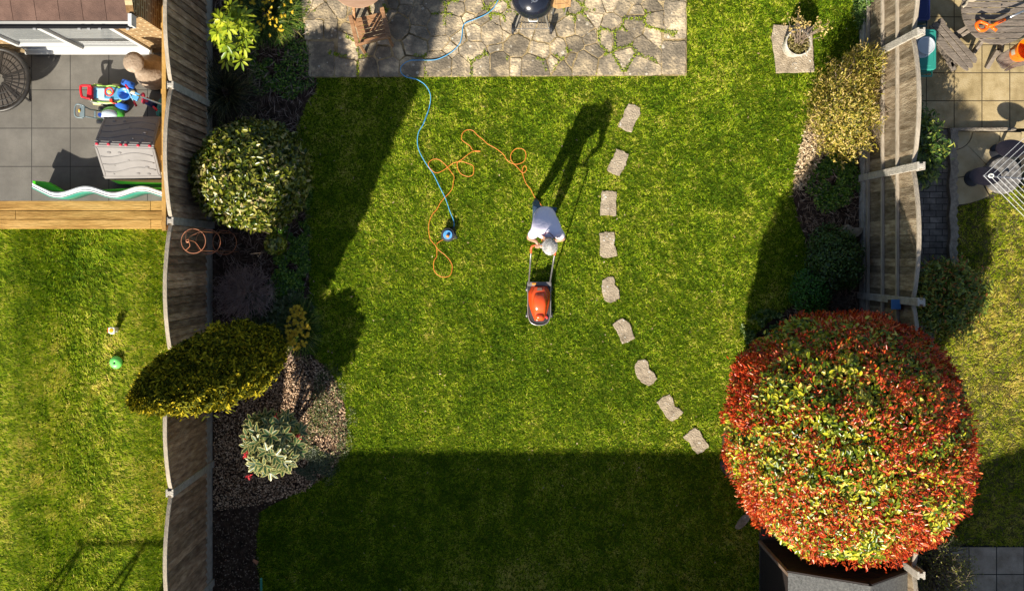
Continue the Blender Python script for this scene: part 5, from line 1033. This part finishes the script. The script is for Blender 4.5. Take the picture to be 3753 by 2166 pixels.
# tricycle
t = thing('tricycle', 'blue toy tricycle with red handle grips and long striped push pole', 'tricycle', (*P(475, 340, .5), PZ)); bl_ = col(50, 105, 200); rd = col(210, 30, 60)
for (x, y, a) in ((1470, 200, -.35), (1310, 775, -.3), (2030, 690, -.5)):
    c_ = G(*pz([(x, y)])[0], PZ + .11); b = MB(); Mw = Matrix.Rotation(a, 3, 'Z') @ Matrix.Rotation(R(90), 3, 'X')
    b.lathe([(.03, -.05), (.085, -.05), (.105, -.035), (.11, 0), (.105, .035), (.085, .05), (.03, .05)], c_, 24, Mw); b.build('wheel', bl_ if x < 2000 else col(30, 50, 110), t, smooth=True, auto=True)
b = MB(); c_ = G(*pz([(1400, 470)])[0], .66); b.lathe([(0, -.05), (.06, -.05), (.09, .0), (.1, .06), (.085, .065), (.06, 0), (0, -.02)], c_, 24, sx=1.05); b.build('bucket_seat', col(60, 130, 215), t, smooth=True)
b = MB(); b.bar(G(*pz([(1480, 420)])[0], .62), G(*pz([(1750, 560)])[0], .6), .12, .05); b.build('body', col(90, 165, 225), t, bevel=.008); b = MB(); b.bar(G(*pz([(1340, 640)])[0], .4), G(*pz([(1470, 300)])[0], .4), .03, .03); b.build('frame', col(90, 165, 225), t, bevel=.008)
b = MB(); b.tube([G(*pz([(1500, 420)])[0], .8), G(*pz([(2420, 760)])[0], .95)], .012, 8); b.build('push_pole', col(205, 225, 235), t, smooth=True)
for px_1, py_1 in ((1750, 505), (1840, 540), (2110, 640)):
    b = MB(); u = G(*pz([(px_1, py_1)])[0], .85); b.ball(u, .017, 8, 6); b.build('band', col(225, 205, 40), t, smooth=True)
b = MB(); b.tube([G(*pz([(1430, 250)])[0], .85), G(*pz([(1480, 400)])[0], .8), G(*pz([(1610, 640)])[0], .85)], .009, 7); b.build('handlebar', col(160, 205, 225), t)
for a_, c_ in (((1400, 215), (1470, 320)), ((1610, 640), (1680, 770)), ((2110, 780), (2210, 880))):
    b = MB(); b.tube([G(*pz([a_])[0], .85), G(*pz([c_])[0], .85)], [.014, .02], 8); b.build('grip', rd, t, smooth=True)
b = MB(); b.ball(G(*pz([(1590, 410)])[0], .86), (.035, .032, .015)); b.build('badge', col(225, 215, 180), t, smooth=True)
b = MB()
for x, y in ((1850, 500), (1870, 640), (1960, 620)): b.ball(G(*pz([(x, y)])[0], .5), (.035, .05, .03))
b.build('pedal_set', col(190, 50, 80), t, smooth=True)
# toy mower
t = thing('toy_mower', 'green and grey toy lawn mower with grey push handle', 'toy', (*P(410, 425, .5), PZ)); gg = col(110, 125, 130)
b = MB(); b.tube(smoothpath([G(*p_, .7) for p_ in pz([(340, 760), (150, 720), (95, 880), (130, 1040), (320, 1070)])], 4), .012, 7)
b.tube([G(*pz([(330, 770)])[0], .7), G(*pz([(480, 850)])[0], .6), G(*pz([(780, 900)])[0], .45)], .010, 7); b.tube([G(*pz([(330, 1030)])[0], .7), G(*pz([(760, 1100)])[0], .45)], .010, 7); b.build('handle', gg, t, smooth=True)
b = MB(); b.prism([P(*p_, .71) for p_ in pz([(225, 750), (350, 760), (345, 1060), (215, 1040)])], .68, .71); b.prism([P(*p_, .56) for p_ in pz([(590, 890), (640, 895), (640, 1065), (580, 1055)])], .54, .56); b.build('panel', gg, t, bevel=.006)
b = MB(); b.ball(G(*pz([(215, 885)])[0], .72), (.018, .03, .012), 10, 6); b.build('lever', col(230, 180, 60), t, smooth=True)
b = MB(); b.ball(G(*pz([(1080, 980)])[0], .45), (.19, .13, .1)); b.build('hood', col(75, 170, 60), t, smooth=True); b = MB(); b.ball(G(*pz([(980, 990)])[0], .52), (.14, .085, .07)); b.build('engine_cover', col(190, 205, 215), t, smooth=True)
b = MB(); b.lathe([(0, 0), (.035, 0), (.03, .05), (0, .05)], G(*pz([(775, 1000)])[0], .52), 16); b.build('cap', col(25, 60, 150), t)
for x, y in ((830, 840), (1270, 890), (780, 1170)):
    b = MB(); b.lathe([(0, -.03), (.07, -.03), (.075, 0), (.07, .03), (0, .03)], G(*pz([(x, y)])[0], PZ + .08), 20, Matrix.Rotation(R(90), 3, 'X')); b.build('wheel', blk, t)
# teal crate by the screen
t = thing('toy_crate', 'teal perforated plastic toy basket beside the yellow screen', 'basket', (*P(588, 395, .5), PZ)); b = MB(); b.prism([P(*p_, .52) for p_ in pz([(2230, 640), (2310, 550), (2400, 550), (2400, 900), (2270, 960), (2290, 1030), (2200, 1020), (2170, 930), (2210, 830)])], PZ, .52); b.build('basket', col(50, 125, 120), t, bevel=.01)
b = MB()
for i in range(3):
    for j in range(3): p_ = G(*pz([(2275 + i * 45, 780 + j * 40 + i * 15)])[0], .521); b.box(p_, (.012, .01, .003))
b.build('holes', blk, t)
# left lawn toys
q = P(411, 1211, .18); t = thing('toy_stool', 'little white toy with yellow centre standing on the left lawn', 'toy', (*q, 0)); b = MB(); b.prism([(q[0] + a, q[1] + c_) for a, c_ in [(-.055, .05), (.0, .055), (.045, .05), (.05, 0), (.045, -.05), (0, -.06), (-.055, -.04)]], .15, .2); b.build('top', col(235, 238, 235), t, bevel=.01)
b = MB(); b.lathe([(.0, .2), (.035, .2), (.035, .206), (0, .21)], (q[0] - .005, q[1], 0), 20); b.build('centre', col(205, 170, 20), t); b = MB(); b.lathe([(.045, 0), (.035, .08), (.045, .15)], (q[0], q[1], 0), 16); b.build('stem', col(225, 228, 225), t, smooth=True); b = MB(); b.box((q[0] - .062, q[1] + .005, .17), (.012, .07, .06)); b.build('side_tab', col(210, 90, 40), t)
q = P(424, 1328, .06); t = thing('toy_disc', 'pale green domed disc with a small hole on the left lawn', 'toy', (*q, 0)); b = MB(); b.lathe([(.10, .03), (.105, .05), (.085, .085), (.05, .105), (.018, .11), (.014, .10), (0, .095)], (*q, 0), 32); b.build('dome', col(120, 225, 110, rough=.35), t, smooth=True)
b = MB(); b.lathe([(0, .1), (.013, .1), (.013, .112), (0, .112)], (q[0] - .0, q[1], 0), 14); b.build('hole', blk, t)

# ================================================================= RIGHT PATIO THINGS
gw = mat('grey_table_wood', [(.10, .08, .06), (.17, .135, .105), (.24, .2, .16)], scale=5, stretch=(1.2, 7, 1), rnd=.15, bump=.6, bscale=18, rough=.85, spots=((.4, .37, .32), 2.2, -.2))
q = P(3660, 30, .74); t = thing('picnic_table', 'round weathered slatted picnic table at the top right corner', 'table', (*q, .02)); Rt = 135 * (H - .74) / FP; n = 8; hgt_ = 2 * Rt / 11.6
yy = q[1] - Rt + .012
for k in range(13):
    y0, y1 = yy + k * hgt_ * .965, yy + (k + 1) * hgt_ * .965 - .014
    if y1 > q[1] + Rt: break
    f = lambda y: math.sqrt(max(1e-4, Rt ** 2 - (y - q[1]) ** 2)); ys = np.linspace(y0, y1, 5); b = MB(); b.prism([(q[0] - f(y), y) for y in ys] + [(q[0] + f(y), y) for y in ys[::-1]], .71, .74)
    b.build('plank', gw, t, rnds=[random.random()] * len(b.f), bevel=.003)
for a in (R(213), R(258), R(303), R(120)):
    b = MB(); b.bar((q[0] + .25 * math.cos(a), q[1] + .25 * math.sin(a), .69), (q[0] + .72 * math.cos(a), q[1] + .72 * math.sin(a), .06), .05, .08); b.build('leg', gw, t, rnds=[.4] * 6)
b = MB(); b.lathe([(0, .7401), (.014, .7401), (.014, .742), (0, .742)], (*P(3671, 19, .74), 0), 14); b.build('parasol_hole', blk, t)
def bench(lines, lab, zb=.44):
    t = thing('bench', lab, 'bench', (*P(*lines[0][0], zb), .02)); 
    for l_ in lines: b = MB(); b.prism([P(*p_, zb) for p_ in smoothpath(l_, 3, True)], zb - .03, zb); b.build('plank', gw, t, rnds=[random.random()] * len(b.f), bevel=.003)
    return t
s3 = lambda l_, ox_=3050: [(ox_ + a / 3.467, b_ / 3.467) for a, b_ in l_]
t = bench([s3([(1375, 235), (1400, 235), (1440, 290), (1470, 350), (1600, 480), (1760, 650), (1840, 740), (1800, 800), (1600, 560), (1440, 380), (1350, 270)]),
           s3([(1330, 275), (1350, 285), (1430, 385), (1590, 570), (1785, 810), (1740, 860), (1560, 640), (1400, 450), (1270, 330)]),
           s3([(1265, 335), (1350, 420), (1540, 640), (1725, 860), (1690, 890), (1480, 700), (1330, 520), (1240, 350)])], 'curved slatted bench left of the round picnic table')
for l_ in (((1350, 560), (1550, 900)), ((1500, 830), (1600, 790))):
    b = MB(); b.bar(G(*s3([l_[0]])[0], .1), G(*s3([l_[1]])[0], .1), .07, .06); b.build('foot', gw, t, rnds=[.9] * 6)
for l_ in (((1590, 490), (1740, 400)), ((1560, 460), (1700, 350))): b = MB(); b.bar(G(*s3([l_[0]])[0], .3), G(*s3([l_[1]])[0], .4), .05, .06); b.build('strut', gw, t, rnds=[.7] * 6)
t = bench([s3([(2095, 740), (2230, 640), (2440, 560), (2600, 700), (2330, 790), (2190, 880), (2130, 820)]), s3([(2205, 885), (2350, 795), (2600, 720), (2620, 800), (2350, 850), (2230, 905)])], 'second curved bench under the orange bucket')
b = MB(); b.bar(G(*s3([(2100, 640)])[0], .2), G(*s3([(1960, 870)])[0], .05), .06, .08); b.build('foot', gw, t, rnds=[.3] * 6)
# bucket
q = P(3742, 188, .62); t = thing('bucket', 'orange bucket with a label standing on the bench at the right edge', 'bucket', (*P(3742, 190, .44), .44)); b = MB(); M_ = Matrix.Rotation(0, 3, 'Z')
b.lathe([(0, .445), (.125, .445), (.14, .5), (.165, .73), (.172, .735), (.172, .745), (.158, .745), (.13, .46), (0, .455)], (*P(3748, 190, .6), 0), 40); b.build('pail', col(245, 125, 15, rough=.3), t, smooth=True, auto=True)
b = MB(); lb = P(3748, 190, .6); b.add([(lb[0] + .157 * math.cos(a), lb[1] + .157 * math.sin(a), z_) for z_ in (.56, .68) for a in np.linspace(2.95, 3.5, 6)], [(i, i + 1, 7 + i, 6 + i) for i in range(5)]); b.build('label', col(190, 180, 160), t)
# strimmer
t = thing('strimmer', 'bright orange grass trimmer with grey shaft lying on the picnic table', 'trimmer', (*P(3610, 95, .8), .74)); og = col(250, 105, 20, rough=.35); s4 = lambda l_: [(3500 + a / 4.854, b_ / 4.854) for a, b_ in l_]
b = MB(); b.tube(smoothpath([G(*p_, .85) for p_ in s4([(445, 385), (385, 430), (400, 500), (460, 545), (540, 530), (590, 470), (560, 430), (470, 395)])], 4, True), .028, 8, True); b.build('loop_handle', og, t, smooth=True)
b = MB(); b.tube([G(*p_, .85) for p_ in s4([(540, 500), (690, 440), (900, 345)])], [.026, .03, .028], 8); b.tube([G(*p_, .83) for p_ in s4([(640, 480), (740, 545)])], [.022, .026], 8); b.build('motor_body', og, t, smooth=True)
b = MB(); b.tube([G(*p_, .86) for p_ in s4([(895, 350), (965, 315)])], .03, 8); b.build('collar', blk, t); b = MB(); b.tube([G(*p_, .87) for p_ in s4([(960, 318), (1300, 170)])], .016, 8); b.build('shaft', alu, t, smooth=True)
b = MB(); b.box(G(*s4([(820, 395)])[0], .877), (.09, .012, .012), .4); b.build('slot', blk, t)
b = MB(); p_ = G(*s4([(675, 430)])[0], .88); b.box(p_, (.05, .02, .004), .4); b.build('badge', col(90, 80, 20), t)
t = thing('plant_pot', 'tan dry branch with a pale green leaf lying on the picnic table', 'branch', (*P(3540, 10, .76), .74)); b = MB(); b.tube(smoothpath([G(*p_, .77) for p_ in s4([(140, 130), (200, 80), (230, 20), (330, 15), (400, -30)])], 4), [.02] * 17, 7); b.build('branch', mat('driftwood', [(.35, .28, .2), (.45, .38, .28)], rough=.9), t, smooth=True)
t.name = 'dry_branch'; q = G(*s4([(430, 20)])[0], .79); leaves('leaf', np.random.RandomState(3).normal(0, .03, (14, 3)) * [1, .6, .3] + np.array(q), np.tile([0, 0, 1.], (14, 1)), .05, .03, leafmat('pale_leaf', [(0, (.3, .45, .2)), (1, (.5, .65, .4))]), t, 3)
# wheelie bins
def bin_(x0, x1, y0, y1, body, lid, lab, zt=1.06):
    c_ = P((x0 + x1) / 2, (y0 + y1) / 2, zt); t = thing('wheelie_bin', lab, 'bin', (c_[0], c_[1], .02)); X0_, Y1_ = P(x0, y0, zt); X1_, Y0_ = P(x1, y1, zt); w_, h_ = X1_ - X0_, Y1_ - Y0_
    b = MB(); vs = []
    for z_, s_ in ((.08, .8), (.98, .97)):
        for a, d_ in ((-1, -1), (1, -1), (1, 1), (-1, 1)): vs.append((c_[0] + a * w_ / 2 * s_, c_[1] + d_ * h_ / 2 * s_ * .9 + .02, z_))
    b.add(vs, [(0, 3, 2, 1), (4, 5, 6, 7), (0, 1, 5, 4), (1, 2, 6, 5), (2, 3, 7, 6), (3, 0, 4, 7)]); b.build('body', body, t, bevel=.02)
    b = MB(); b.prism([(X0_, Y0_ + h_ * .16), (X0_, Y1_ - .02), (X0_ + .03, Y1_), (X1_ - .03, Y1_), (X1_, Y1_ - .03), (X1_, Y0_ + h_ * .16), (X1_ - .04, Y0_ + h_ * .12), (X0_ + .04, Y0_ + h_ * .12)], .98, zt); l_ = b.build('lid', lid, t, bevel=.02, seg=3)
    b = MB(); b.prism([(X0_ + .04, Y0_ + h_ * .2), (X0_ + .04, Y1_ - .05), (X1_ - .05, Y1_ - .05), (X1_ - .05, Y0_ + h_ * .3), (X1_ - .09, Y0_ + h_ * .2)], zt, zt + .012); b.build('lid_panel', lid, l_, bevel=.008)
    b = MB(); b.tube([(X0_ + w_ * .3, Y0_ + h_ * .12, zt - .04), (X0_ + w_ * .3, Y0_, zt - .04), (X1_ - w_ * .15, Y0_, zt - .04), (X1_ - w_ * .15, Y0_ + h_ * .12, zt - .04)], .014, 7); b.build('handle', body, t, smooth=True)
    for s_ in (-1, 1): b = MB(); b.lathe([(0, -.025), (.1, -.025), (.1, .025), (0, .025)], (c_[0] + s_ * w_ * .42, Y0_ + .08, .12), 20, Matrix.Rotation(R(90), 3, 'Y')); b.build('wheel', blk, t)
    return t
bin_(3342, 3411, -60, 95, col(25, 70, 75), col(28, 36, 88), 'dark blue lidded wheelie bin at the top beside the right fence')
bin_(3344, 3433, 107, 278, col(40, 120, 110), col(45, 135, 120), 'green wheelie bin beside the right fence with tub lids on top')
clr = mat('frosted_plastic', [(.5, .54, .56), (.62, .66, .68)], scale=4, rough=.3, trans=.25)
for i, (x, y, r_, z_, lab) in enumerate(((3378, 176, .155, 1.075, 'lower of two frosted round tub lids on the green bin'), (3394, 168, .135, 1.105, 'upper of two frosted round tub lids on the green bin'))):
    b = MB(); q = P(x, y, z_); b.lathe([(0, z_ + .006), (r_ * .86, z_ + .006), (r_ * .9, z_ + .014), (r_, z_ + .012), (r_, z_), (0, z_ - .001)], (*q, 0), 36); tag(b.build('tub_lid', clr, smooth=True, auto=True), lab, 'lid', 'tub lids on the green bin')
# bird feeder box on fence post
q = P(3303, 1112, 1.6); t = thing('bird_box', 'small blue box fixed to the concrete post above the red shrub', 'bird box', (5.78, q[1], 1.5)); b = MB(); b.box((5.765, -.72, 1.45), (.11, .12, .16)); b.build('box', mat('brown_box', [(.06, .035, .025)], rough=.8), t, bevel=.004)
b = MB(); b.box((5.76, -.72, 1.54), (.14, .145, .015)); b.build('roof', col(70, 120, 170), t, bevel=.003); b = MB(); b.lathe([(0, 0), (.018, 0), (.018, .004), (0, .004)], (5.709, -.72, 1.46), 14, Matrix.Rotation(R(-90), 3, 'Y')); b.build('entrance', blk, t)
# dark bowls and rotary dryer
def bowl(px, py, r_, z_, lab, sy=.52):
    q = P(px, py, z_); t = thing('patio_table', lab, 'table', (*q, .03)); b = MB(); M2 = Matrix.Rotation(R(8), 3, 'Y'); b.lathe([(0, -.02), (r_ * .94, -.02), (r_, -.008), (r_, .008), (r_ * .95, .01), (0, .004)], (*q, z_), 48, M2, 1, sy); b.build('table_top', mat('black_glass', [(.008, .006, .008), (.016, .012, .016)], rough=.25, coat=.3), t, smooth=True, auto=True)
    b = MB(); b.tube([(q[0] + .03, q[1], z_ - .03), (q[0] + .04, q[1], .05)], .03, 8); b.lathe([(0, .03), (.13, .03), (.12, .05), (.03, .06)], (q[0] + .04, q[1], 0), 20); b.build('pedestal', blk, t)
bowl(3610, 646, .28, .5, 'dark oval low table under the clothes line tip'); bowl(3706, 545, .27, .5, 'dark oval low table near the stone edging at the right edge')
q = P(3672, 642, .04); b = MB(); b.lathe([(0, 0), (.30, 0), (.31, .02), (.28, .08), (.06, .1), (.05, .14), (0, .14)], (*q, .028), 36); tag(b.build('parasol_base', mat('speckled_stone', [(.05, .045, .05), (.12, .11, .1), (.3, .28, .26)], scale=16, detail=8, rough=.7), smooth=True, auto=True), 'grey speckled round parasol base between the two dark tables', 'parasol base')
t = thing('rotary_dryer', 'rotary clothes dryer with white lines fanning in from the right edge', 'clothes dryer', (*P(3900, 668, 0), 0)); hub = Vector((*P(3960, 668, 1.55), 1.5)); tip = G(3604, 645, 1.9)
arms = [tip, Vector((hub.x + .05, hub.y + (hub.x - tip.x), 1.9)), Vector((hub.x * 2 - tip.x, hub.y, 1.9)), Vector((hub.x + .05, hub.y - (hub.x - tip.x), 1.9))]
b = MB(); b.tube([(hub.x, hub.y, 0), (hub.x, hub.y, 1.75)], .025, 10); b.build('pole', alu, t, smooth=True)
for a in arms: b = MB(); b.tube([hub, a], .013, 7); b.build('arm', mat('grey_arm', [(.2, .2, .22)], rough=.4, metal=.5), t)
lm = mat('white_line', [(.6, .6, .59)], rough=.5); b = MB()
for k in range(11):
    f = 1 - k * .068; ps_ = [hub.lerp(a, f) for a in arms]
    for i in range(4): b.tube([ps_[i] + Vector((0, 0, .01)), ps_[(i + 1) % 4] + Vector((0, 0, .01))], .0032, 5)
b.build('lines', lm, t)
b = MB(); b.tube([tip + Vector((.035 * math.cos(a) + .1, .025 * math.sin(a), 0.02)) for a in np.linspace(0, 6.283, 20, endpoint=False)], .01, 6, True); b.build('end_cap', whp, t, smooth=True)

# ================================================================= SHED AND BUILDINGS SOUTH OF THE PICTURE
X0_, X1_ = (2785 - NX) / 224, (3150 - NX) / 224; YS = -(1978 - NY) / 224; xm_ = (X0_ + X1_) / 2 + .1
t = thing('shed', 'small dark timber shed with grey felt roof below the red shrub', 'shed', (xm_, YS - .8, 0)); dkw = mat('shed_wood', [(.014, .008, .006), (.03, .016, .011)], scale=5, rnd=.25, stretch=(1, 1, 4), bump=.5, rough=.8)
ez, rz_ = 1.62, 2.12
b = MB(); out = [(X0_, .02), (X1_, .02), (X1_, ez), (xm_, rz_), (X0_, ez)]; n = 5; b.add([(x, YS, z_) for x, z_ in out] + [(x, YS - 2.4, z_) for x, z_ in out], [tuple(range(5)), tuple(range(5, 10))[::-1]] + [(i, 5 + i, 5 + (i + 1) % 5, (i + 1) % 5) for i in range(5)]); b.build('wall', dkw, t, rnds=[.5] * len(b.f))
for k in range(12):
    b = MB(); z_ = .1 + k * .14
    if z_ > ez + .3: break
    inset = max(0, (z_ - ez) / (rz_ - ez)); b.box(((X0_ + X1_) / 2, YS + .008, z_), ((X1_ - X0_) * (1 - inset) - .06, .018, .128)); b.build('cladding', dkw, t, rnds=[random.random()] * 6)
felt = mat('roof_felt', [(.10, .10, .095), (.155, .155, .15), (.22, .22, .205)], scale=30, detail=8, bump=1, bscale=160, rough=1, spec=.15)
for sx_, xe_ in ((-1, X0_ - .06), (1, X1_ + .06)):
    b = MB(); l_ = [Vector((xe_, YS + .05, ez + .0)), Vector((xm_, YS + .05, rz_ + .03)), Vector((xm_, YS - 2.5, rz_ + .03)), Vector((xe_, YS - 2.5, ez + .0))]; quad(b, l_, .012); b.build('roof', felt, t)
    b = MB(); b.bar((xe_, YS + .065, ez - .04), (xm_, YS + .065, rz_ - .01), .02, .09); b.build('bargeboard', mat('shed_trim', [(.02, .012, .01)], rough=.8), t)
b = MB(); b.box((X0_ - .012, YS - .02, .82), (.05, .05, 1.58)); b.build('corner_trim', mat('tan_trim', [(.2, .13, .09), (.28, .19, .13)], scale=6, rough=.8), t)
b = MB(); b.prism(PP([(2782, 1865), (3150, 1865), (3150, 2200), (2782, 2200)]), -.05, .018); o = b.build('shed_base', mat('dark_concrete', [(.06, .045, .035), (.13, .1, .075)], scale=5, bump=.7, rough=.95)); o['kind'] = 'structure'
rf = mat('far_roof', [(.12, .07, .05), (.2, .12, .09)], scale=6, bump=.5, rough=.9); wl_ = mat('render_wall', [(.4, .36, .3), (.5, .45, .38)], scale=2, rough=.9)
def house(name, lab, x0, x1, y1, y0, ez_, rz2, rx0, rx1, ry):
    t = thing(name, lab, 'building', ((x0 + x1) / 2, (y0 + y1) / 2, 0)); b = MB(); b.box(((x0 + x1) / 2, (y0 + y1) / 2, ez_ / 2), (x1 - x0 - .3, y1 - y0 - .3, ez_)); b.build('wall', wl_, t)
    b = MB(); b.add([(x0, y0, ez_), (x1, y0, ez_), (x1, y1, ez_), (x0, y1, ez_), (rx0, ry, rz2), (rx1, ry, rz2)], [(0, 3, 2, 1), (0, 1, 5, 4), (2, 3, 4, 5), (1, 2, 5), (3, 0, 4)]); b.build('roof', rf, t)
house('garage', 'hip roofed garage just south of the middle lawn, throwing the long shade', -6.4, 5.2, -6.75, -9.4, 2.35, 3.52, -4.75, 3.7, -8.0)
house('outbuilding', 'gabled outbuilding south of the right hand lawn', 4.9, 9.2, -7.4, -11, 2.6, 4.2, 6.7, 6.9, -8.6)
# swing frame in the next garden, south of the picture
t = thing('swing_frame', 'tall metal swing frame standing beyond the bottom of the left lawn', 'swing', (-7.4, -7.6, 0))
for x in (-8.9, -7.9):
    for y in (-7.2, -8.2): b = MB(); b.tube([(x, y, 0), (x + .75, -7.7, 2.2)], .025, 8); b.build('leg', alu, t)
b = MB(); b.tube([(-8.3, -7.7, 2.2), (-5.6, -7.7, 2.2)], .03, 8); b.build('crossbar', alu, t)
